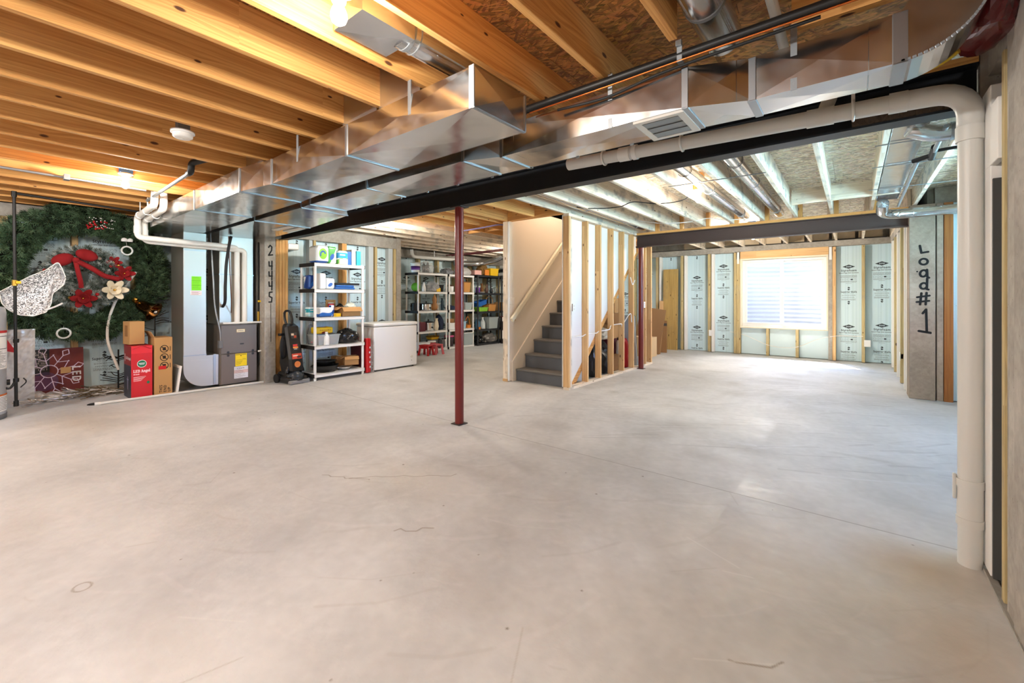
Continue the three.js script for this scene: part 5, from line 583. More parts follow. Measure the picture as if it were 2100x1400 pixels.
  const tw2 = G('twig_lights', 'dark wire twig branches poking out beside the gold bell', 'decoration', [-7.75, 0.5, -1.62]), t2 = []; for (let i = 0; i < 22; i++) { const y = rr(0.1, 0.75), s = rnd() < 0.75 ? -1 : 1, l = rr(0.08, 0.22); t2.push(tube([[0, y, 0], [rr(0, 0.05), y + l * 0.15, s * l * 0.5], [rr(0, 0.08), y + rr(-0.02, 0.06), s * l]], 0.0045, 6, 5)); } t2.push(cyl([0, -0.5, 0], [0, 0.8, 0], 0.008, 6)); M('twigs', t2, mat.blackMatte, tw2);
  const st = G('white_tube', 'long white cardboard tube leaning inside the wreath behind the boxes', 'tube', [-7.75, 0.3, -1.2], { world: true }); M('tube', tube([[-7.72, 0.3, -1.23], [-7.72, 0.75, -1.12], [-7.76, 1.2, -1.2], [-7.78, 1.62, -1.42]], 0.016, 30, 10), mat.paper, st);
  // carton with different prints on its faces
  const redF = (draw) => print(256, 640, (c, W, H) => { c.fillStyle = '#c3141e'; c.fillRect(0, 0, W, H); draw(c, W, H); }, 0.4);
  const rb = G('angel_box', 'tall bright red LED Angel carton standing left of the brown carton', 'box', [-7.2, 0, -1.335]);
  const front = redF((c) => { c.fillStyle = '#d8222c'; c.fillRect(0, 0, 256, 90); c.fillStyle = '#e9efe9'; c.beginPath(); c.ellipse(128, 218, 58, 46, 0, 0, 7); c.fill(); c.fillStyle = '#0f6a42'; c.beginPath(); c.ellipse(128, 218, 52, 40, 0, 0, 7); c.fill(); c.fillStyle = '#eee'; c.fillRect(90, 208, 76, 8); c.fillRect(98, 222, 60, 6); c.font = 'bold 46px serif'; c.fillStyle = '#fff'; c.fillText('LED Angel', 24, 322, 208); c.font = 'bold 20px serif'; c.fillText('60 inch', 26, 350); for (let i = 0; i < 5; i++) c.fillRect(26, 374 + i * 12, 150 - i * 14, 3); c.fillStyle = '#0f6a42'; c.beginPath(); c.arc(206, 450, 18, 0, 7); c.fill(); });
  const side = redF((c) => { c.fillStyle = '#8c1820'; c.fillRect(0, 0, 256, 640); c.fillStyle = '#232436'; c.fillRect(0, 240, 256, 400); c.fillStyle = 'rgba(190,180,210,0.6)'; c.fillRect(120, 380, 26, 160); c.fillRect(96, 410, 74, 12); c.fillStyle = '#eee'; c.font = 'bold 44px serif'; c.fillText('LED Angel', 70, 170, 170); c.fillRect(30, 110, 14, 90); });
  const b = new THREE.Mesh(new THREE.BoxGeometry(0.4, 0.66, 0.205).translate(0, 0.33, 0), [front, mat.red, mat.red, mat.red, side, mat.red]); b.name = 'carton'; b.castShadow = b.receiveShadow = true; rb.add(b); M('top_flap', [bx(-0.2, 0.2, 0, 0.005, -0.1, 0.0).rotateX(-0.5).translate(0, 0.66, 0.0), bx(-0.2, 0.2, 0, 0.005, 0, 0.1).rotateX(0.45).translate(0, 0.66, 0.0)], mat.red, rb);
  const kraft = (w, h, draw) => print(w, h, (c) => { c.fillStyle = '#b48a57'; c.fillRect(0, 0, w, h); draw(c); }, 0.85);
  const bb = G('kraft_carton', 'tall brown carton with crossed-out handling symbols and THIS END UP print', 'box', [-7.16, 0, -1.55]);
  const kf = kraft(200, 760, (c) => { c.strokeStyle = '#1a1410'; c.fillStyle = '#1a1410'; for (let i = 0; i < 3; i++) { const y = 150 + i * 110; c.lineWidth = 9; c.beginPath(); c.arc(110, y, 44, 0, 7); c.stroke(); c.beginPath(); c.moveTo(78, y - 30); c.lineTo(142, y + 30); c.stroke(); c.fillRect(92, y - 20, 36, 40); c.fillRect(172, y - 30, 8, 60); } c.fillStyle = '#c0181c'; c.fillRect(46, 372, 84, 46); c.save(); c.translate(88, 720); c.rotate(-Math.PI / 2); c.fillStyle = '#1a1410'; c.font = 'bold 46px sans-serif'; c.fillText('THIS', 0, 0); c.fillText('END', 0, 46); c.fillText('UP', 0, 92); c.restore(); });
  const kb = new THREE.Mesh(new THREE.BoxGeometry(0.32, 0.75, 0.185).translate(0, 0.375, 0), [kf, mat.card, mat.card, mat.card, mat.card, mat.card]); kb.name = 'carton'; kb.castShadow = kb.receiveShadow = true; bb.add(kb); M('top_flap', bx(-0.16, 0.16, 0, 0.004, 0, 0.09).rotateX(-1.1).translate(0, 0.75, 0.09), mat.card, bb);
  const sb = G('small_carton', 'small brown carton perched on top of the red angel box', 'box', [-7.24, 0.672, -1.3], { turn: 0.1 }); M('carton', cb(0.24, 0.29, 0.15, 0, 0, 0, 0.003), mat.card, sb); M('print_panel', bx(-0.05, 0.05, 0.1, 0.24, 0.0755, 0.0765), mat.cardDark, sb);
}
// ---------------------------------------------------------------- shelf units (front faces +x; posts, boards with rims)
function shelfUnit(label, xf, z0, z1, tops, depth, m, capM, group) {
  const t = G('shelf_unit', label, 'shelves', [xf - depth / 2, 0, (z0 + z1) / 2], { world: true, group }), pr = 0.021, xb = xf - depth;
  tops.forEach((y) => {
    const b = M('shelf_board', [bx(xb, xf, y - 0.012, y, z1, z0, 0.003), bx(xf - 0.012, xf, y - 0.052, y, z1, z0, 0.004), bx(xb, xb + 0.012, y - 0.052, y, z1, z0, 0.004)], m, t);
    for (const z of [z0, z1]) M('end_cap', bx(xb - 0.002, xf + 0.002, y - 0.055, y + 0.002, z - 0.006, z + 0.006, 0.004), capM, b);
  });
  for (const x of [xf - 0.025, xb + 0.025]) for (const z of [z0 - 0.025, z1 + 0.025]) M('post', [cyl([x, 0, z], [x, tops[0] - 0.05, z], pr, 14), ...tops.slice(1).map((y, i) => cyl([x, tops[i], z], [x, y - 0.05, z], pr, 14))], m, t);
  return t;
}
const WH = [0.1, 0.53, 0.965, 1.4, 1.8];
shelfUnit('white plastic shelf unit with black end brackets beside the freezer', -6.39, -3.23, -4.09, WH, 0.47, mat.white, mat.blackMatte);
shelfUnit('white plastic shelf unit nearest of the row on the far left wall', -7.8, -6.36, -7.28, [0.06, 0.49, 0.97, 1.42, 1.86], 0.47, mat.white, mat.blackMatte);
shelfUnit('white plastic shelf unit partly hidden behind the maroon post', -7.8, -7.33, -8.23, [0.06, 0.49, 0.97, 1.42, 1.86], 0.47, mat.white, mat.blackMatte);
const dk = std(0x26282c, 0.5);
shelfUnit('black plastic shelf unit right of the white shelves at the back', -7.8, -8.36, -9.27, [0.06, 0.43, 0.91, 1.41, 1.89], 0.47, dk, dk);
shelfUnit('black plastic shelf unit mostly hidden behind the stair drywall', -7.8, -9.36, -10.2, [0.06, 0.43, 0.91, 1.41, 1.89], 0.47, dk, dk);

// ---------------------------------------------------------------- kinds of goods; each call is one thing
const carton = (label, pos, w, h, d, m = mat.card, { open, turn = 0, tape = true, name = 'carton' } = {}) => {
  const t = G(name, label, 'box', pos, { turn });
  if (open) { M('body', [cb(w, 0.006, d), bx(-w / 2, -w / 2 + 0.005, 0, h, -d / 2, d / 2), bx(w / 2 - 0.005, w / 2, 0, h, -d / 2, d / 2), bx(-w / 2, w / 2, 0, h, -d / 2, -d / 2 + 0.005), bx(-w / 2, w / 2, 0, h, d / 2 - 0.005, d / 2)], m, t); M('flap', bx(0, w * 0.3, 0, 0.004, -d / 2, d / 2).rotateZ(-0.9).translate(w / 2, h, 0), m, t); M('flap', bx(-w / 2, w / 2, 0, 0.004, 0, d * 0.3).rotateX(0.5).translate(0, h, d / 2), m, t); } else { M('body', cb(w, h, d, 0, 0, 0, 0.004), m, t); if (tape) M('tape', cb(w + 0.002, 0.0012, 0.045, 0, h - 0.0004, 0), mat.cream, t); }
  return t;
};
// a plastic-wrapped pack of rolls with a printed film
const pack = (label, pos, w, h, d, draw, name = 'paper_pack', turn = 0) => {
  const t = G(name, label, 'package', pos, { turn }), g = new RoundedBoxGeometry(w, h, d, 4, Math.min(w, h, d) * 0.22), p = g.attributes.position; for (let i = 0; i < p.count; i++) { const k = 0.012 * (fbm(p.getX(i) * 16 + pos[2] * 9, p.getY(i) * 16, p.getZ(i) * 16, 2) - 0.5); p.setXYZ(i, p.getX(i) + k, p.getY(i) + k, p.getZ(i) + k); } g.computeVertexNormals(); g.translate(0, h / 2 + 0.004, 0);
  const uv = g.attributes.uv; for (let i = 0; i < p.count; i++) uv.setXY(i, 0.5 - p.getZ(i) / d, p.getY(i) / h); M('wrapped_pack', clean(g), print(128, 128, draw, 0.25), t); M('sealed_end', cb(w * 0.5, 0.006, d * 0.08, 0, h, 0, 0.002), mat.bagClear, t); return t;
};
const film = (base, a, b, mode) => (c) => { c.fillStyle = base; c.fillRect(0, 0, 128, 128); c.fillStyle = a; if (mode === 0) { c.beginPath(); c.arc(64, 60, 40, 0, 7); c.fill(); c.strokeStyle = b; c.lineWidth = 12; c.beginPath(); c.arc(64, 66, 24, 2.6, 6); c.stroke(); c.fillStyle = b; c.fillRect(0, 112, 128, 16); } else if (mode === 1) { c.beginPath(); c.moveTo(0, 0); c.lineTo(128, 0); c.lineTo(30, 128); c.lineTo(0, 128); c.fill(); c.fillStyle = b; c.beginPath(); c.ellipse(60, 76, 34, 20, -0.5, 0, 7); c.fill(); } else { c.fillRect(0, 20, 128, 50); c.fillStyle = b; c.beginPath(); c.moveTo(0, 90); c.bezierCurveTo(30, 30, 90, 120, 128, 40); c.lineTo(128, 128); c.lineTo(0, 128); c.fill(); c.fillStyle = base; c.fillRect(18, 34, 70, 12); } };
const bag = (label, pos, w, h, d, m, amp = 0.35, sd = 3, name = 'plastic_bag', cat = 'bag', turn = 0) => { const t = G(name, label, cat, pos, { turn }); M('bag_body', lump(w, h * 0.92, d, amp, sd, 6, 2.6), m, t); M('gathered_neck', lathe([[0.0, 0], [w * 0.1, 0], [w * 0.05, h * 0.08], [w * 0.12, h * 0.16], [0, h * 0.14]], 12).translate(0, h * 0.84, 0), m, t); return t; };
const bin = (label, pos, w, h, d, m, lidM, inside, { name = 'storage_bin', turn = 0 } = {}) => { const t = G(name, label, 'bin', pos, { turn }), k = 0.88, th = 0.004, s = []; const wall = (a, b, c2, d2) => { const g = new THREE.BufferGeometry(); const P = [a, b, c2, a, c2, d2].flat(); g.setAttribute('position', new THREE.Float32BufferAttribute(P, 3)); g.computeVertexNormals(); return met(g); }; const W = w / 2, D = d / 2, w2 = W * k, d2 = D * k; for (const o of [0, th]) { const A = W - o, B = D - o, a = w2 - o, b = d2 - o; s.push(wall([a, o, -b], [a, o, b], [A, h, B], [A, h, -B]), wall([-a, o, b], [-a, o, -b], [-A, h, -B], [-A, h, B]), wall([a, o, b], [-a, o, b], [-A, h, B], [A, h, B]), wall([-a, o, -b], [a, o, -b], [A, h, -B], [-A, h, -B]), wall([-a, o, b], [a, o, b], [a, o, -b], [-a, o, -b])); } M('tub', s, m, t); M('rim', [bx(-W - 0.008, W + 0.008, h - 0.014, h, D - 0.002, D + 0.008), bx(-W - 0.008, W + 0.008, h - 0.014, h, -D - 0.008, -D + 0.002), bx(W - 0.002, W + 0.008, h - 0.014, h, -D, D), bx(-W - 0.008, -W + 0.002, h - 0.014, h, -D, D)], m, t); if (lidM) M('lid', cb(w + 0.02, 0.016, d + 0.02, 0, h + 0.001, 0, 0.006), lidM, t); if (inside) M('contents', Array.from({ length: 7 }, (_, i) => lump(w * 0.42, h * 0.5, d * 0.4, 0.3, i + 2, 3).translate((i % 2 - 0.5) * w * 0.34, 0.008 + (i > 3 ? h * 0.28 : 0), ((i % 3) - 1) * d * 0.26)), inside, t); return t; };
const jar = (name, label, cat, pos, prof, m, cap, extra) => { const t = G(name, label, cat, pos); M('body', lathe(prof, 22), m, t); if (cap) M('lid', lathe(cap[0], 20), cap[1], t); extra?.(t); return t; };
const cooker = (label, pos, r, h, m) => { const t = G('slow_cooker', label, 'slow cooker', pos); M('base', lathe([[0, 0], [r * 0.92, 0], [r, 0.02], [r, h * 0.8], [r * 0.97, h * 0.82], [0, h * 0.82]], 32), m, t); M('rim', lathe([[r * 0.8, h * 0.82], [r * 1.03, h * 0.82], [r * 1.04, h * 0.87], [r * 0.8, h * 0.87]], 32), mat.black, t); M('lid', lathe([[0, h * 1.0], [r * 0.5, h * 0.97], [r * 0.95, h * 0.88], [r * 0.95, h * 0.87], [0, h * 0.87]], 32), mat.smoke, t); M('knob', lathe([[0, h * 1.0], [0.012, h], [0.022, h + 0.025], [0, h + 0.032]], 14), mat.black, t); for (const s of [-1, 1]) M('handle', bx(-0.02, 0.02, h * 0.5, h * 0.62, s * r * 0.98, s * (r + 0.03), 0.006), mat.black, t); M('control_dial', cyl([r, h * 0.35, 0], [r + 0.015, h * 0.35, 0], 0.02, 14), mat.black, t); return t; };
const basket = (label, pos, w, h, d, m, hh, turn = 0) => { const t = G('basket', label, 'basket', pos, { turn }), s = [], n = Math.max(4, Math.round(h / 0.022)); for (let i = 0; i <= n; i++) { const k = 0.86 + 0.14 * i / n, y = 0.012 + (h - 0.02) * i / n, q = 0.011; s.push(bx(-w / 2 * k, w / 2 * k, y - q, y + q, d / 2 * k - 0.006, d / 2 * k + 0.004, 0.004), bx(-w / 2 * k, w / 2 * k, y - q, y + q, -d / 2 * k - 0.004, -d / 2 * k + 0.006, 0.004), bx(w / 2 * k - 0.006, w / 2 * k + 0.004, y - q, y + q, -d / 2 * k, d / 2 * k, 0.004), bx(-w / 2 * k - 0.004, -w / 2 * k + 0.006, y - q, y + q, -d / 2 * k, d / 2 * k, 0.004)); } M('woven_body', s, m, t); M('bottom', cb(w * 0.86, 0.01, d * 0.86), m, t); M('rim', [bx(-w / 2 - 0.006, w / 2 + 0.006, h - 0.02, h, d / 2 - 0.006, d / 2 + 0.01, 0.005), bx(-w / 2 - 0.006, w / 2 + 0.006, h - 0.02, h, -d / 2 - 0.01, -d / 2 + 0.006, 0.005), bx(w / 2 - 0.006, w / 2 + 0.01, h - 0.02, h, -d / 2, d / 2, 0.005), bx(-w / 2 - 0.01, -w / 2 + 0.006, h - 0.02, h, -d / 2, d / 2, 0.005)], mat.wickerDark, t); if (hh) M('handle', tube([[0, h - 0.02, -d / 2 + 0.004], [0, h + hh * 0.6, -d * 0.42], [0, h + hh, 0], [0, h + hh * 0.6, d * 0.42], [0, h - 0.02, d / 2 - 0.004]], 0.007, 24, 8), m, t); return t; };
const X1 = -6.6, X2 = -8.0; // middles of the near and the far shelves

// top of the near shelf
pack('green and blue wrapped paper towel pack, leftmost on top of the near shelf', [X1 + 0.06, 1.802, -3.38], 0.26, 0.27, 0.21, film('#dfe6e4', '#77b52c', '#1d4f9c', 0));
pack('white, green and blue wrapped roll pack, second from left on top of the near shelf', [X1 + 0.04, 1.802, -3.55], 0.24, 0.27, 0.15, film('#eceeea', '#3d9a44', '#2055a4', 1));
pack('light blue tissue pack with a white base in the middle of the near shelf top', [X1 + 0.06, 1.802, -3.72], 0.26, 0.22, 0.17, film('#e4eef2', '#2c97cc', '#62b94a', 2));
carton('royal blue and teal carton on top of the near shelf', [X1 + 0.04, 1.801, -3.84], 0.22, 0.22, 0.08, mat.blue, { name: 'grocery_box' });
carton('white carton with grey print on top of the near shelf', [X1 + 0.04, 1.801, -3.925], 0.22, 0.26, 0.07, mat.white, { name: 'grocery_box' });
carton('teal and grey carton at the right end of the near shelf top', [X1 + 0.04, 1.801, -4.015], 0.22, 0.24, 0.08, mat.teal, { name: 'grocery_box' });
carton('small white box in front of the packs on the near shelf top', [X1 + 0.17, 1.801, -3.72], 0.06, 0.09, 0.14, mat.cream, { name: 'grocery_box', tape: false });
// second level
pack('dark blue and white toilet paper pack at the back left of the second level', [X1 - 0.12, 1.402, -3.36], 0.16, 0.22, 0.2, film('#eef0f2', '#123f8c', '#1f62b8', 1));
pack('plain white roll pack standing beside the front post of the near shelf', [X1 + 0.08, 1.402, -3.39], 0.18, 0.24, 0.1, film('#f1f1ef', '#e6e8ea', '#dfe3e6', 1));
pack('white roll pack with a blue swoosh, lying on the second level', [X1 + 0.06, 1.402, -3.52], 0.2, 0.17, 0.15, film('#eff1f3', '#e3e9f2', '#2a5fb4', 1));
{ const t = G('tray', 'black rectangular tray tilted over the blue one on the near shelf', 'tray', [X1 + 0.02, 1.475, -3.8]); M('tray_body', [cb(0.3, 0.008, 0.42, 0, 0, 0, 0.002), cb(0.3, 0.03, 0.01, 0, 0, 0.21), cb(0.3, 0.03, 0.01, 0, 0, -0.21), cb(0.01, 0.03, 0.42, 0.15), cb(0.01, 0.03, 0.42, -0.15)], mat.black, t); }
{ const t = G('folded_blanket', 'folded bright blue cloth under the black tray on the near shelf', 'cloth', [X1 + 0.06, 1.402, -3.75]); for (let i = 0; i < 2; i++) M('fold', cb(0.28, 0.034, 0.34 - i * 0.03, 0, i * 0.034, 0, 0.014), mat.blue, t); }
// third level
pack('teal and white tissue pack at the back left of the third level', [X1 - 0.12, 0.967, -3.36], 0.14, 0.15, 0.17, film('#e2eef0', '#2fa5b8', '#bfe0e4', 2));
pack('white napkin pack with blue edge on the third level of the near shelf', [X1 + 0.08, 0.967, -3.44], 0.2, 0.15, 0.22, film('#f2f2f0', '#e9edf2', '#2460b0', 2));
jar('drink_can', 'red cylindrical canister beside the brown open box on the near shelf', 'canister', [X1 + 0.02, 0.966, -3.6], [[0, 0], [0.045, 0], [0.046, 0.2], [0.04, 0.21], [0, 0.21]], mat.red, [[[0, 0.225], [0.042, 0.225], [0.044, 0.208], [0, 0.208]], mat.white]);
carton('small yellow box lying in front of the red canister', [X1 + 0.16, 0.966, -3.62], 0.08, 0.055, 0.1, mat.yellow, { name: 'grocery_box', turn: 0.3 });
carton('open brown carton full of white packets on the near shelf', [X1 + 0.04, 0.966, -3.86], 0.3, 0.15, 0.33, mat.card, { open: true });
bag('white and green plastic packet sticking out of the open brown carton', [X1 + 0.05, 1.0, -3.9], 0.2, 0.2, 0.2, std(0xd8dfd2, 0.3), 0.4, 11, 'plastic_packet', 'packet'); bag('black plastic packet in the left of the open brown carton', [X1 + 0.0, 1.0, -3.76], 0.16, 0.18, 0.1, mat.bagBlack, 0.4, 13, 'plastic_packet', 'packet');
pack('blue plastic pouch between the napkins and the red canister', [X1 + 0.12, 0.967, -3.555], 0.08, 0.18, 0.05, film('#1c4fa8', '#e8eaf0', '#123a86', 1), 'pouch'); carton('tan cardboard piece behind the red canister on the near shelf', [X1 - 0.1, 0.966, -3.66], 0.03, 0.27, 0.16, mat.card, { tape: false, name: 'cardboard' });
// fourth level
jar('spool', 'dark arched hose behind the clear bin on the near shelf', 'hose', [X1 - 0.15, 0.531, -3.36], [[0, 0], [0.04, 0], [0.04, 0.02], [0, 0.02]], mat.grey, null, (t) => M('hose', tube([[0, 0.02, 0.05], [0, 0.2, 0.06], [0, 0.3, 0.02], [0, 0.28, -0.03], [0, 0.14, -0.05]], 0.014, 30, 8), mat.grey, t));
bin('clear plastic bin of pink odds and ends on the fourth level of the near shelf', [X1 + 0.02, 0.532, -3.48], 0.34, 0.16, 0.36, mat.tub, null, std(0xc88a92, 0.6));
jar('bottle', 'white plastic bottle in front of the clear bin on the near shelf', 'bottle', [X1 + 0.18, 0.531, -3.44], [[0, 0], [0.04, 0], [0.042, 0.01], [0.042, 0.13], [0.02, 0.165], [0.018, 0.18], [0, 0.18]], mat.white, [[[0, 0.205], [0.022, 0.205], [0.022, 0.178], [0, 0.178]], mat.offWhite]);
pack('yellow snack bag lying across the clear bin on the near shelf', [X1 + 0.0, 0.7, -3.46], 0.2, 0.1, 0.27, (c) => { c.fillStyle = '#e3bd1c'; c.fillRect(0, 0, 128, 128); c.fillStyle = '#6d3a14'; c.font = 'bold 26px serif'; c.fillText('Snacks', 22, 60, 90); c.fillStyle = '#7a2a18'; c.beginPath(); c.arc(64, 104, 26, 0, 7); c.fill(); }, 'snack_bag');
bag('shiny black garbage bag on the fourth level of the near shelf', [X1 + 0.08, 0.532, -3.84], 0.32, 0.24, 0.36, mat.bagBlack, 0.28, 5, 'garbage_bag');
// bottom level
const pan = (label, pos, r, h, m) => jar('pan', label, 'pan', pos, [[0, 0], [r * 0.85, 0], [r, h], [r + 0.012, h], [r + 0.012, h - 0.006], [r + 0.004, h - 0.008], [r * 0.87, 0.006], [0, 0.006]], m, null, (t) => { for (const s of [-1, 1]) M('handle', new THREE.TorusGeometry(0.03, 0.005, 6, 14, Math.PI).rotateX(Math.PI / 2).rotateY(s > 0 ? 0 : Math.PI).translate(0, h - 0.006, s * (r + 0.008)), m, t); });
pan('wide black roasting pan on the bottom of the near shelf', [X1 + 0.02, 0.101, -3.5], 0.19, 0.1, mat.black); pan('dark ribbed steel pan stacked on the black roasting pan', [X1 + 0.03, 0.202, -3.5], 0.15, 0.07, std(0x3a3b3d, 0.25, 0.8)); pan('shallow silver foil pan on the bottom of the near shelf', [X1 + 0.1, 0.101, -3.78], 0.1, 0.05, mat.foil);
carton('tipped open brown carton at the right of the near shelf bottom', [X1 + 0.06, 0.165, -3.92], 0.2, 0.14, 0.22, mat.card, { open: true, turn: -0.35 }); carton('dark brown carton at the back of the near shelf bottom', [X1 - 0.12, 0.101, -3.82], 0.16, 0.2, 0.2, mat.cardDark);
// freezer
{
  const f = G('chest_freezer', 'white chest freezer standing right of the near shelf', 'freezer', [-6.66, 0, -4.73], { world: true }); M('cabinet', bx(-6.93, -6.39, 0.025, 0.765, -5.19, -4.27, 0.018), mat.white, f); M('lid', bx(-6.94, -6.38, 0.77, 0.83, -5.2, -4.26, 0.022), mat.white, f); M('foot', [cyl([-6.45, 0, -4.33], [-6.45, 0.03, -4.33], 0.02, 12), cyl([-6.45, 0, -5.13], [-6.45, 0.03, -5.13], 0.02, 12), cyl([-6.88, 0, -4.33], [-6.88, 0.03, -4.33], 0.02, 12), cyl([-6.88, 0, -5.13], [-6.88, 0.03, -5.13], 0.02, 12)], mat.black, f);
  M('thermostat_dial', [cyl([-6.39, 0.19, -5.06], [-6.378, 0.19, -5.06], 0.022, 18)], mat.offWhite, f); M('drain_plug', cyl([-6.39, 0.12, -5.06], [-6.384, 0.12, -5.06], 0.006, 10), mat.black, f); M('hinge', [bx(-6.95, -6.92, 0.7, 0.8, -4.5, -4.44, 0.004), bx(-6.95, -6.92, 0.7, 0.8, -5.02, -4.96, 0.004)], mat.offWhite, f);
}
pack('tall red wrapped cup sleeve standing between the shelf and the freezer', [-6.44, 0.002, -4.16], 0.12, 0.58, 0.09, (c) => { c.fillStyle = '#b3141c'; c.fillRect(0, 0, 128, 128); c.fillStyle = '#e8e8ea'; for (let i = 0; i < 5; i++) c.fillRect(60 + 30 * hash3(i, 1, 1), 30 + i * 18, 30, 7); c.fillStyle = '#d8303a'; c.fillRect(16, 0, 12, 128); }, 'cup_sleeve');
{ const t = G('wire_rack', 'crumpled silver wire and foil strip leaning against the freezer corner', 'rack', [-6.37, 0, -4.225]); const g = []; for (let i = 0; i < 22; i++) g.push(cyl([rr(-0.01, 0.01), i * 0.022, -0.02], [rr(-0.01, 0.015), i * 0.022 + rr(0, 0.03), 0.025], 0.0035, 5)); M('cross_wire', g, mat.chrome, t); M('side_wire', [cyl([0, 0, -0.022], [0, 0.52, -0.022], 0.004, 6), cyl([0, 0, 0.026], [0, 0.52, 0.026], 0.004, 6)], mat.chrome, t); }
bin('dark red plastic tote behind the red cup sleeve', [-6.72, 0, -4.18], 0.3, 0.5, 0.13, mat.maroon, mat.maroon, null);
{ // carpet cleaner
  const v = G('carpet_cleaner', 'black upright carpet cleaner with red graphics left of the near shelf', 'carpet cleaner', [-6.56, 0, -3.0], { turn: 0.12 }), bk = std(0x101012, 0.22);
  M('foot', [bx(-0.17, 0.16, 0.0, 0.11, -0.15, 0.15, 0.04), bx(-0.22, 0.05, 0.0, 0.17, -0.13, 0.13, 0.04)], bk, v); M('nozzle_window', lathe([[0, 0], [0.13, 0], [0.11, 0.09], [0.05, 0.13], [0, 0.14]], 24).scale(0.9, 1, 1).translate(0.07, 0.05, 0.01), mat.smoke, v); M('front_lip', bx(0.1, 0.185, 0.003, 0.06, -0.15, 0.15, 0.015), std(0x8d8f93, 0.25, 0.3), v);
  const body = ext([[-0.1, 0.1], [0.08, 0.2], [0.06, 0.36], [0.0, 0.6], [-0.05, 0.82], [-0.1, 0.84], [-0.14, 0.6], [-0.17, 0.3]], 0.16, 0.03); body.translate(0, 0, -0.08); M('body', body, bk, v); M('hose_arch', new THREE.TorusGeometry(0.12, 0.03, 10, 20, Math.PI).rotateY(Math.PI / 2).translate(0.03, 0.16, 0), bk, v);
  const sticker = (y, x, h, w, draw) => M('graphic_label', ry(face(w, h), Math.PI / 2).rotateZ(0.22).translate(x, y, 0), print(96, 64, draw, 0.3), v); sticker(0.4, 0.088, 0.08, 0.15, (c) => { c.fillStyle = '#c8452c'; c.fillRect(0, 0, 96, 64); c.fillStyle = '#e8d0c0'; c.fillRect(10, 18, 50, 14); c.fillStyle = '#2a1a1a'; c.fillRect(50, 30, 40, 24); }); sticker(0.53, 0.054, 0.1, 0.1, (c) => { c.fillStyle = '#17171a'; c.fillRect(0, 0, 96, 64); c.fillStyle = '#d02a2a'; c.fillRect(14, 4, 64, 18); c.fillStyle = '#e08a3c'; c.fillRect(10, 26, 76, 16); c.fillStyle = '#d8d8d8'; c.fillRect(24, 46, 46, 6); }); sticker(0.7, 0.012, 0.1, 0.1, (c) => { c.fillStyle = '#2a2522'; c.fillRect(0, 0, 96, 64); c.fillStyle = '#c8b8a0'; c.fillRect(10, 10, 40, 20); c.fillStyle = '#a03a20'; c.fillRect(46, 30, 36, 24); }); M('dial', cyl([0.085, 0.28, 0], [0.11, 0.28, 0], 0.045, 18), std(0xd07a3c, 0.35), v);
  M('handle', tube([[-0.09, 0.8, -0.03], [-0.13, 0.95, -0.055], [-0.16, 1.06, -0.03], [-0.16, 1.06, 0.03], [-0.13, 0.95, 0.055], [-0.09, 0.8, 0.03]], 0.017, 40, 10), bk, v); const cord = []; for (let i = 0; i < 6; i++) cord.push(tube([[-0.08 - i * 0.006, 0.72, 0.1], [-0.05, 0.6, 0.13 + i * 0.008], [-0.06, 0.4, 0.125 + i * 0.006], [-0.1, 0.36, 0.11], [-0.11, 0.55, 0.115], [-0.08 - i * 0.006, 0.72, 0.1]], 0.006, 30, 6)); M('power_cord', cord, mat.rubber, v); M('cord_hook', bx(-0.12, -0.08, 0.7, 0.74, 0.06, 0.17, 0.008), bk, v); for (const s of [-1, 1]) M('wheel', cyl([-0.18, 0.065, s * 0.13], [-0.18, 0.065, s * 0.165], 0.065, 20), mat.rubber, v);
}
// the far shelves: z from the pixel columns, three units
const L = [0.061, 0.491, 0.971, 1.421, 1.861];
jar('bucket', 'white plastic bucket with purple print on the first far shelf top', 'bucket', [X2, L[4], -6.45], [[0, 0], [0.09, 0], [0.11, 0.22], [0.115, 0.22], [0.115, 0.2], [0, 0.2]], mat.white, [[[0, 0.235], [0.118, 0.235], [0.118, 0.215], [0, 0.215]], mat.offWhite], (t) => { M('label_band', lathe([[0.097, 0.06], [0.1075, 0.15], [0.0985, 0.06]], 24), mat.purple, t); });
bag('clear plastic bag of bottles on the first far shelf top', [X2, L[4], -6.78], 0.3, 0.3, 0.34, mat.bagClear, 0.3, 21); for (const [z, h, n] of [[-6.7, 0.24, 'clear ribbed plastic bottle, left one inside the clear bag'], [-6.82, 0.26, 'clear ribbed plastic bottle, right one inside the clear bag']]) jar('bottle', n, 'bottle', [X2, L[4], z], [[0, 0], [0.045, 0], [0.046, h * 0.75], [0.018, h * 0.9], [0.018, h], [0, h]], mat.smoke, [[[0, h + 0.02], [0.02, h + 0.02], [0.02, h], [0, h]], mat.white]);
{ const t = G('glass_lid', 'clear domed cake cover on the first far shelf top', 'cake cover', [X2, L[4], -7.1]); M('plate', lathe([[0, 0], [0.15, 0], [0.16, 0.02], [0, 0.012]], 28), mat.tub, t); M('dome', lathe([[0.13, 0.02], [0.13, 0.1], [0.09, 0.15], [0, 0.17]], 28), mat.glass, t); M('knob', new THREE.SphereGeometry(0.018, 12, 10).translate(0, 0.185, 0), mat.chrome, t); }
{ const t = G('bowling_ball', 'bright green ball inside the first far shelf, upper level', 'ball', [X2 - 0.08, L[3] + 0.105, -6.52]); M('ball', new THREE.SphereGeometry(0.105, 28, 20), mat.green, t); M('valve_hole', cyl([0.1, 0.02, 0.02], [0.106, 0.02, 0.02], 0.006, 8), mat.black, t); }
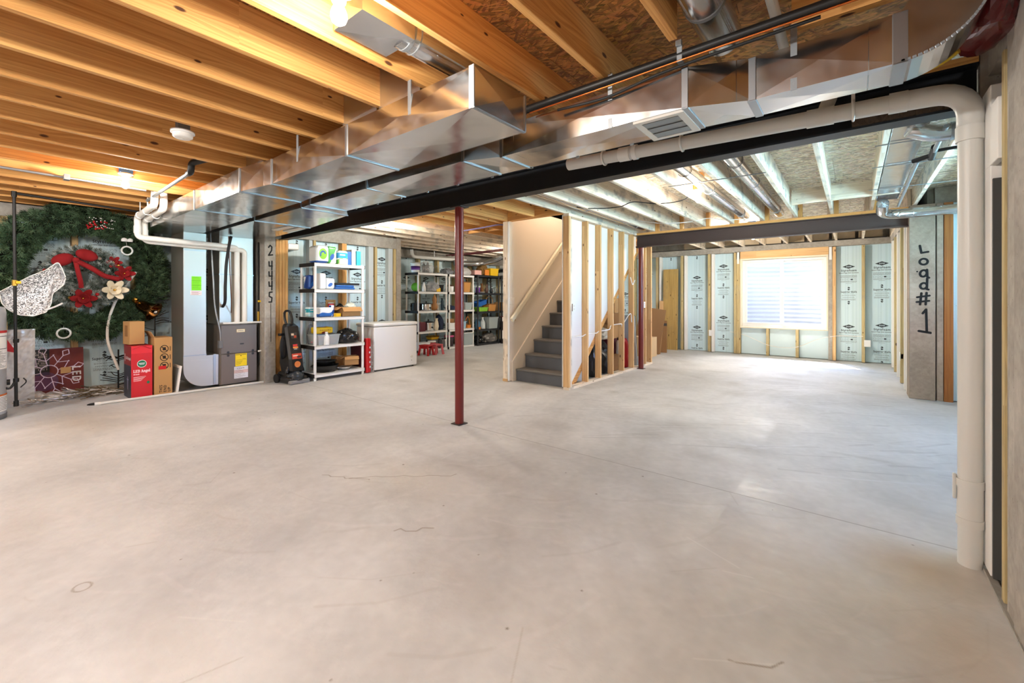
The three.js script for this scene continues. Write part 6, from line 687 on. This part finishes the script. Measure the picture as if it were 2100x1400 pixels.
jar('spray_bottle', 'white spray bottle beside the post on the first far shelf', 'bottle', [X2 + 0.12, L[3], -6.6], [[0, 0], [0.045, 0], [0.048, 0.08], [0.02, 0.2], [0.017, 0.22], [0, 0.22]], mat.white, [[[0, 0.25], [0.02, 0.25], [0.02, 0.22], [0, 0.22]], mat.black], (t) => M('trigger', bx(-0.015, 0.06, 0.25, 0.28, -0.014, 0.014, 0.006), mat.black, t));
bag('crumpled grey plastic bag spilling on the first far shelf', [X2 + 0.06, L[3], -6.9], 0.3, 0.24, 0.34, mat.bagGrey, 0.5, 23); carton('small yellow and white box under the grey plastic bag', [X2 + 0.17, L[3], -6.98], 0.08, 0.09, 0.12, mat.yellow, { name: 'grocery_box' }); pan('black cast pot at the right of the first far shelf, upper level', [X2 + 0.06, L[3], -7.15], 0.095, 0.17, mat.blackMatte);
cooker('black oval slow cooker in the left of the first far shelf, middle level', [X2 - 0.08, L[2], -6.52], 0.12, 0.2, mat.black); cooker('polished steel slow cooker beside the gourd on the first far shelf', [X2 + 0.06, L[2], -6.72], 0.14, 0.19, mat.chrome);
jar('gourd', 'tan dried gourd standing in front of the steel slow cooker', 'gourd', [X2 + 0.15, L[2], -6.9], [[0, 0], [0.06, 0.01], [0.085, 0.07], [0.07, 0.14], [0.045, 0.19], [0.058, 0.25], [0.045, 0.31], [0.015, 0.35], [0.01, 0.4], [0, 0.4]], std(0x9a6a38, 0.55));
{ const t = G('white_dish', 'white dish on a stand right of the gourd', 'dish', [X2 + 0.08, L[2], -7.06]); M('stem', lathe([[0, 0], [0.05, 0], [0.012, 0.02], [0.012, 0.13], [0, 0.13]], 18), mat.white, t); M('bowl', lathe([[0, 0.13], [0.05, 0.135], [0.08, 0.17], [0.078, 0.172], [0.04, 0.145], [0, 0.14]], 24), mat.white, t); } jar('thermos', 'dark teal bottle at the right of the first far shelf, middle level', 'bottle', [X2 + 0.1, L[2], -7.19], [[0, 0], [0.035, 0], [0.036, 0.22], [0.02, 0.26], [0, 0.26]], std(0x1c3a48, 0.4), [[[0, 0.3], [0.02, 0.3], [0.02, 0.26], [0, 0.26]], mat.black]);
carton('maroon box at the left of the first far shelf, second level', [X2 + 0.08, L[1], -6.52], 0.2, 0.22, 0.16, mat.maroon, { name: 'grocery_box' }); cooker('large steel slow cooker on the first far shelf, second level', [X2 + 0.07, L[1], -6.78], 0.135, 0.24, mat.chrome);
jar('vase', 'cream vase beside the lower slow cooker on the first far shelf', 'vase', [X2 + 0.15, L[1], -6.96], [[0, 0], [0.04, 0], [0.06, 0.1], [0.045, 0.2], [0.03, 0.25], [0.042, 0.29], [0.038, 0.29], [0.026, 0.25], [0, 0.24]], mat.cream); bag('navy blue cloth bag at the right of the first far shelf', [X2 + 0.04, L[1], -7.14], 0.24, 0.38, 0.18, mat.navy, 0.25, 25, 'cloth_bag');
carton('white box with dark print at the bottom of the first far shelf', [X2 + 0.1, L[0], -6.58], 0.22, 0.17, 0.28, mat.white, { name: 'appliance_box' }); jar('tin', 'red tin with white lid at the bottom of the first far shelf', 'tin', [X2 + 0.1, L[0], -6.86], [[0, 0], [0.095, 0], [0.095, 0.15], [0, 0.15]], mat.red, [[[0, 0.185], [0.1, 0.185], [0.1, 0.15], [0, 0.15]], mat.white]); basket('yellow tray-like basket over the jars at the bottom of the first far shelf', [X2 - 0.06, L[0] + 0.2, -7.02], 0.2, 0.08, 0.24, mat.yellow, 0.1); carton('grey box of jars under the yellow basket', [X2 - 0.06, L[0], -7.02], 0.2, 0.198, 0.26, mat.grey, { name: 'appliance_box' });
for (const [z, m, n] of [[-7.05, mat.smoke, 'left dark glass jar at the bottom right of the first far shelf'], [-7.15, mat.grey, 'middle grey jar at the bottom right of the first far shelf'], [-7.23, mat.chrome, 'right silver jar at the bottom right of the first far shelf']]) jar('jar', n, 'jar', [X2 + 0.16, L[0], z], [[0, 0], [0.035, 0], [0.036, 0.19], [0.025, 0.21], [0, 0.21]], m, [[[0, 0.23], [0.03, 0.23], [0.03, 0.205], [0, 0.205]], mat.black]);
// second far shelf, around the maroon post
bag('dull silver foil bundle on the second far shelf top, left of the maroon post', [X2, L[4], -7.42], 0.3, 0.16, 0.3, std(0x8d9096, 0.35, 0.5), 0.4, 31, 'foil_bundle'); bag('bright silver foil roll on the second far shelf top, right of the maroon post', [X2 + 0.04, L[4], -7.95], 0.26, 0.22, 0.5, std(0xd4d2d0, 0.3, 0.5), 0.35, 33, 'foil_bundle');
jar('white_crock', 'white lidded crock on the second far shelf left of the post', 'crock', [X2 + 0.08, L[3], -7.48], [[0, 0], [0.08, 0], [0.085, 0.14], [0, 0.14]], mat.white, [[[0, 0.19], [0.03, 0.18], [0.085, 0.155], [0.085, 0.14], [0, 0.14]], std(0x5a3a28, 0.5)]); basket('tall tan basket right of the maroon post on the second far shelf', [X2 + 0.06, L[3], -8.0], 0.22, 0.27, 0.24, mat.wicker, 0.1);
bin('clear bin with red and green items right of the maroon post', [X2 + 0.07, L[2], -8.02], 0.26, 0.17, 0.26, mat.tub, mat.tub, std(0x6a9a72, 0.6)); jar('red_jar', 'red jar beside the clear bin behind the maroon post', 'jar', [X2 + 0.1, L[2], -7.82], [[0, 0], [0.05, 0], [0.06, 0.08], [0.04, 0.16], [0, 0.16]], mat.red, [[[0, 0.18], [0.035, 0.18], [0.035, 0.16], [0, 0.16]], mat.maroon]); bag('dark bundled cloth on the second far shelf left of the post', [X2 + 0.05, L[2], -7.5], 0.24, 0.12, 0.24, mat.navy, 0.4, 35, 'cloth_bundle', 'cloth');
carton('white box under a brown box left of the maroon post', [X2 + 0.08, L[1], -7.47], 0.18, 0.16, 0.16, mat.white, { name: 'appliance_box' }); carton('orange brown box stacked on the white box left of the post', [X2 + 0.08, L[1] + 0.162, -7.47], 0.16, 0.1, 0.14, mat.cardDark); basket('small orange basket with tall handle right of the maroon post', [X2 + 0.12, L[1], -8.06], 0.12, 0.1, 0.14, mat.orange, 0.2); bin('light blue tub beside the small orange basket', [X2 + 0.05, L[1], -7.88], 0.2, 0.18, 0.2, std(0x9fc4d8, 0.4), null, mat.paper);
jar('pink_tub', 'pink lidded tub at the bottom left of the second far shelf', 'tub', [X2 + 0.06, L[0] + 0.01, -7.46], [[0, 0], [0.1, 0], [0.11, 0.22], [0, 0.22]], std(0x2a1c22, 0.5), [[[0, 0.26], [0.12, 0.26], [0.12, 0.22], [0, 0.22]], mat.pink]); bin('clear storage bin with a white label at the bottom right of the second far shelf', [X2 + 0.06, L[0], -8.0], 0.32, 0.3, 0.34, mat.tub, mat.white, std(0x9aa39c, 0.6));
// black shelves
const K = [0.061, 0.431, 0.911, 1.411, 1.891];
carton('pale pink box at the left on top of the black shelf', [X2 + 0.06, K[4], -8.42], 0.2, 0.12, 0.26, std(0xd8a8a0, 0.7), { name: 'gift_box' }); bag('brown and gold floral bundle on top of the black shelf', [X2, K[4], -8.75], 0.26, 0.3, 0.28, std(0x7a5a2a, 0.7), 0.6, 41, 'floral_bundle', 'decoration'); bin('bright yellow tub tilted on top of the black shelf', [X2 + 0.06, K[4], -9.06], 0.26, 0.2, 0.34, mat.yellow, null, null); carton('orange tan folded sheet in front of the yellow tub', [X2 + 0.16, K[4], -8.76], 0.03, 0.15, 0.16, mat.orange, { tape: false });
jar('purple_jar', 'purple and white jar at the left of the black shelf, upper level', 'jar', [X2 + 0.1, K[3], -8.47], [[0, 0], [0.06, 0], [0.065, 0.12], [0.05, 0.15], [0, 0.15]], mat.purple, [[[0, 0.18], [0.055, 0.18], [0.055, 0.148], [0, 0.148]], mat.white]);
{ const t = G('plate', 'white plate lying at the front of the black shelf, upper level', 'plate', [X2 + 0.13, K[3], -8.58]); M('dish', lathe([[0, 0], [0.06, 0], [0.11, 0.022], [0.108, 0.026], [0.06, 0.006], [0, 0.006]], 28), mat.white, t); M('foot_ring', lathe([[0.05, -0.0], [0.055, 0.0], [0.055, 0.004]], 20), mat.offWhite, t); }
for (const [z, h, m, n] of [[-8.7, 0.26, mat.wickerDark, 'tall brown vase of dried stems on the black shelf, upper level'], [-8.9, 0.24, std(0x5a4238, 0.6), 'brown figurine vase in the middle of the black shelf, upper level'], [-9.1, 0.2, mat.smoke, 'dark glass vase at the right of the black shelf, upper level']]) jar('vase', n, 'vase', [X2 + 0.03, K[3], z], [[0, 0], [0.04, 0], [0.06, h * 0.35], [0.025, h * 0.7], [0.04, h], [0.035, h], [0, h * 0.7]], m);
{ const t = G('wire_globe', 'round silver wire globe on the black shelf, upper right', 'ornament', [X2 + 0.14, K[3] + 0.08, -9.13]); for (let i = 0; i < 4; i++) M('wire_ring', new THREE.TorusGeometry(0.075, 0.005, 6, 28).rotateY(i * 0.785), mat.chrome, t); }
bin('green and white tub under the blue tub on the black shelf', [X2 + 0.02, K[2], -8.63], 0.3, 0.11, 0.36, std(0x8cc63a, 0.4), null, mat.paper); { const o = bin('bright blue tub tilted over the green tub on the black shelf', [X2 + 0.02, K[2] + 0.16, -8.63], 0.26, 0.12, 0.36, mat.blue, null, null); o.rotation.x = 0.24; } basket('tan wicker basket with tall handle on the black shelf', [X2 + 0.06, K[2], -8.98], 0.24, 0.2, 0.3, mat.wicker, 0.22);
const jug = (label, z, m, liquid) => jar('jug', label, 'jug', [X2 + 0.1, K[1], z], [[0, 0], [0.07, 0], [0.075, 0.02], [0.075, 0.17], [0.03, 0.26], [0.024, 0.29], [0, 0.29]], m, [[[0, 0.315], [0.026, 0.315], [0.026, 0.288], [0, 0.288]], mat.white], (t) => { M('liquid', lathe([[0, 0.003], [0.069, 0.004], [0.072, 0.06], [0, 0.06]], 20), liquid, t); M('handle', new THREE.TorusGeometry(0.04, 0.01, 8, 14, Math.PI).rotateZ(-Math.PI / 2).rotateY(1.2).translate(0.03, 0.2, 0.05), m, t); });
jug('blue translucent jug at the left of the black shelf, second level', -8.45, std(0x4a7c9a, 0.35), mat.blue); jug('milky plastic jug with blue liquid on the black shelf, second level', -8.66, new THREE.MeshPhysicalMaterial({ color: 0xdfe8ea, roughness: 0.4, transmission: 0.3 }), mat.teal); bin('large clear bin of tan items on the black shelf, second level', [X2 + 0.05, K[1], -9.0], 0.32, 0.3, 0.38, mat.tub, mat.tub, std(0xb9a888, 0.6)); jar('orange_cup', 'small orange cup at the front left of the black shelf', 'cup', [X2 + 0.18, K[1], -8.45], [[0, 0], [0.025, 0], [0.034, 0.07], [0.031, 0.07], [0.023, 0.006], [0, 0.006]], mat.orange);
bag('grey and clear plastic sheet bundle at the bottom of the black shelf', [X2 + 0.06, K[0], -8.95], 0.32, 0.24, 0.44, std(0x6c6864, 0.35), 0.5, 51, 'plastic_bundle'); bag('dark bag at the bottom left of the black shelf', [X2 + 0.04, K[0], -8.55], 0.28, 0.2, 0.24, mat.bagBlack, 0.45, 53);
jar('patterned_roll', 'patterned red and black roll standing at the stair-wall edge of the far black shelf', 'gift wrap', [-7.72, 0.0, -9.31], [[0, 0], [0.07, 0], [0.07, 0.75], [0, 0.75]], print(64, 64, (c) => { c.fillStyle = '#1c1416'; c.fillRect(0, 0, 64, 64); c.fillStyle = '#b02030'; c.fillRect(0, 44, 64, 12); c.fillStyle = '#e8e4e0'; for (let i = 0; i < 12; i++) c.fillRect((i % 4) * 16 + 4, Math.floor(i / 4) * 14 + 4, 7, 7); }), [[[0, 0.76], [0.072, 0.76], [0.072, 0.74], [0, 0.74]], mat.maroon]);
bin('grey lidded tub on the hidden black shelf behind the stair wall', [X2, K[1], -9.6], 0.3, 0.28, 0.36, mat.bagGrey, mat.black, null); carton('brown carton on the hidden black shelf behind the stair wall', [X2, K[2], -9.6], 0.3, 0.24, 0.34, mat.card);
const stool = (label, z, x, m, turn) => { const t = G('step_stool', label, 'stool', [x, 0, z], { turn }); M('seat', cb(0.26, 0.03, 0.2, 0, 0.2, 0, 0.012), m, t); for (const sx of [-1, 1]) for (const sz of [-1, 1]) { const l = cyl([sx * 0.13, 0, sz * 0.1], [sx * 0.1, 0.205, sz * 0.075], 0.028, 10, 0.022); M('leg', l, m, t); } M('apron', [bx(-0.1, 0.1, 0.15, 0.2, -0.09, -0.075, 0.004), bx(-0.1, 0.1, 0.15, 0.2, 0.075, 0.09, 0.004)], m, t); };
stool('bright red plastic step stool on the floor before the far shelves', -6.28, -7.42, mat.red, 0.2); stool('pinkish red plastic step stool right of the bright red one', -6.56, -7.4, std(0xc8585e, 0.5), -0.15);

// ---------------------------------------------------------------- things under the stairs, seen between the studs
jar('bucket', 'white printed bucket behind the second stud of the stair partition', 'bucket', [-3.36, 0, -5.84], [[0, 0], [0.12, 0], [0.14, 0.34], [0.15, 0.34], [0.15, 0.31], [0, 0.31]], mat.white, [[[0, 0.36], [0.155, 0.36], [0.155, 0.335], [0, 0.335]], mat.white], (t) => M('bail', new THREE.TorusGeometry(0.15, 0.004, 6, 20, Math.PI).rotateY(1.57).translate(0.0, 0.33, 0), mat.chrome, t));
bag('tall black garbage bag behind the third stud of the stair partition', [-3.34, 0, -6.22], 0.34, 0.6, 0.32, std(0x141417, 0.35), 0.28, 61, 'garbage_bag'); bag('slumped black garbage bag behind the fourth stud of the stair partition', [-3.36, 0, -6.62], 0.36, 0.58, 0.36, std(0x17171a, 0.4), 0.28, 63, 'garbage_bag'); bag('tan cloth heap on the slumped black garbage bag', [-3.36, 0.56, -6.66], 0.26, 0.2, 0.26, mat.cream, 0.5, 65, 'cloth_heap', 'cloth');
const cb2 = (l, x, y, z, w, h, d, m) => carton(l, [x, y, z], w, h, d, m);
cb2('plain brown carton on the floor behind the fifth stud of the stair partition', -3.4, 0, -7.02, 0.34, 0.3, 0.32, mat.cardDark); cb2('brown carton, second from the floor under the stairs', -3.4, 0.302, -7.02, 0.32, 0.26, 0.3, mat.maroon); cb2('pale brown carton, third from the floor under the stairs', -3.4, 0.564, -7.0, 0.33, 0.24, 0.32, mat.card); cb2('dark carton, fourth from the floor under the stairs', -3.38, 0.806, -7.02, 0.3, 0.2, 0.3, mat.cardDark); cb2('tan carton crowning the stack under the stairs', -3.37, 1.008, -7.06, 0.28, 0.25, 0.3, mat.card);
jar('spray_can', 'white can with dark lettering in front of the carton stack under the stairs', 'can', [-3.18, 0.301, -6.98], [[0, 0], [0.05, 0], [0.05, 0.2], [0.02, 0.24], [0, 0.24]], mat.white, [[[0, 0.28], [0.03, 0.28], [0.03, 0.235], [0, 0.235]], mat.black]); bag('red cloth bag beside the carton stack under the stairs', [-3.28, 0.0, -7.36], 0.22, 0.6, 0.2, mat.red, 0.3, 67, 'cloth_bag');
{ const t = G('folded_table', 'pale folded panel with dark edge leaning behind the maroon end post', 'panel', [-3.28, 0, -7.56]); const p = bx(-0.2, 0.2, 0, 0.95, -0.014, 0.014, 0.004); p.rotateX(0.14); M('panel', p, std(0xb7c4cc, 0.5), t); const e = bx(-0.205, 0.205, 0, 0.955, -0.018, -0.012); e.rotateX(0.14); M('edge_strip', e, mat.black, t); }
// far bay by the window wall
{ const t = G('plywood_sheet', 'narrow upright plywood sheet leaning on the window wall studs', 'plywood', [-3.53, 0, -10.72]); const p = bx(-0.18, 0.18, 0, 1.98, -0.009, 0.009, 0.002); p.rotateX(-0.03); p.translate(0, 0, 0.02); M('sheet', p, mat.ply, t); M('edge_ply', bx(-0.181, -0.1795, 0, 1.97, -0.004, 0.004).rotateX(-0.03).translate(0, 0, 0.02), mat.cardDark, t); }
{ const t = G('lumber_offcut', 'short board standing left of the plywood sheet', 'board', [-3.74, 0, -10.7]); M('board', bx(-0.045, 0.045, 0, 1.2, -0.019, 0.019, 0.003), mat.stud, t); M('cut_end', bx(-0.045, 0.045, 1.2, 1.201, -0.019, 0.019), mat.pale, t); }
{ const t = G('cardboard_sheet', 'large brown cardboard sheet leaning beyond the stair partition', 'cardboard', [-3.72, 0.0, -9.6]); const p = bx(-0.3, 0.3, 0, 1.05, -0.006, 0.006); p.rotateZ(-0.13); p.rotateX(-0.1); M('sheet', p, std(0x96714c, 0.85), t); const q = bx(-0.26, 0.28, 0, 0.9, -0.005, 0.005); q.rotateZ(-0.08); q.rotateX(-0.08); q.translate(0.02, 0, -0.1); M('back_sheet', q, mat.card, t); }
carton('pale tan carton on the floor before the cardboard sheets', [-3.62, 0, -9.2], 0.5, 0.42, 0.3, std(0xcfb086, 0.85));
{ const t = G('picture_frame', 'stack of dark framed panels leaning beside the cardboard sheets', 'frame', [-3.5, 0, -10.0], { turn: 0.3 }); for (let i = 0; i < 3; i++) { const g = bx(-0.1 + i * 0.03, 0.12, 0, 0.62 + i * 0.06, -0.012, 0.012, 0.003); g.rotateX(-0.12); g.translate(0, 0, -i * 0.05); M('frame', g, i === 1 ? std(0x2a2320, 0.4) : mat.cardDark, t); } M('red_edge', bx(-0.11, -0.09, 0, 0.6, -0.014, 0.014).rotateX(-0.12), mat.maroon, t); }
{ const o = G('outlet_box', 'white square outlet cover on the stud right of the window', 'outlet', [0.2, 0.38, -10.8], { world: true }); M('box', bx(0.18, 0.24, 0.34, 0.42, -10.84, -10.79, 0.004), mat.blue, o); M('cover_plate', bx(0.165, 0.265, 0.32, 0.45, -10.79, -10.784, 0.003), mat.white, o); }
{ const o = G('outlet_box', 'white outlet cover on the stud left of the window', 'outlet', [-2.62, 0.45, -10.78], { world: true }); M('box', bx(-2.64, -2.6, 0.4, 0.5, -10.84, -10.79, 0.004), mat.blue, o); M('cover_plate', bx(-2.66, -2.59, 0.38, 0.52, -10.79, -10.784, 0.003), mat.white, o); }
{ const o = G('outlet_box', 'white outlet cover low on the right wall studs near the marked pier', 'outlet', [0.545, 0.4, -8.56], { world: true }); M('box', bx(0.546, 0.58, 0.36, 0.44, -8.6, -8.53, 0.004), mat.blue, o); M('cover_plate', bx(0.538, 0.545, 0.34, 0.46, -8.61, -8.52, 0.003), mat.white, o); }
// things of one kind carry one group phrase
const GROUPS = { bare_bulb: 'bare bulbs under the joists', support_post: 'maroon support posts', steel_beam: 'steel beams', shelf_unit: 'plastic shelf units', round_duct: 'round branch ducts', vent_pipe: 'white furnace vent pipes', red_water_tube: 'maroon water tubes', waste_pipe: 'white waste pipes', outlet_box: 'wall outlets and switches', step_stool: 'step stools', garbage_bag: 'black garbage bags', carton: 'brown cartons', grocery_box: 'boxed groceries', appliance_box: 'boxes on the far shelves', paper_pack: 'wrapped paper packs', slow_cooker: 'slow cookers', bottle: 'bottles', jug: 'plastic jugs', jar: 'jars', basket: 'baskets', storage_bin: 'plastic bins', vase: 'vases', pan: 'pans', bucket: 'white buckets', ring_ornament: 'beaded ring ornaments', twig_lights: 'wire twig branches', electrical_cable: 'electrical cables', plastic_packet: 'packets in the open carton', cloth_bag: 'cloth bags', foil_bundle: 'silver foil bundles', plastic_bag: 'plastic bags' };
for (const o of scene.children) { const k = o.name.replace(/_\d{3}$/, ''); if (o.userData.label && GROUPS[k] && used[k] > 0) o.userData.group = GROUPS[k]; }
renderer.render(scene, camera);
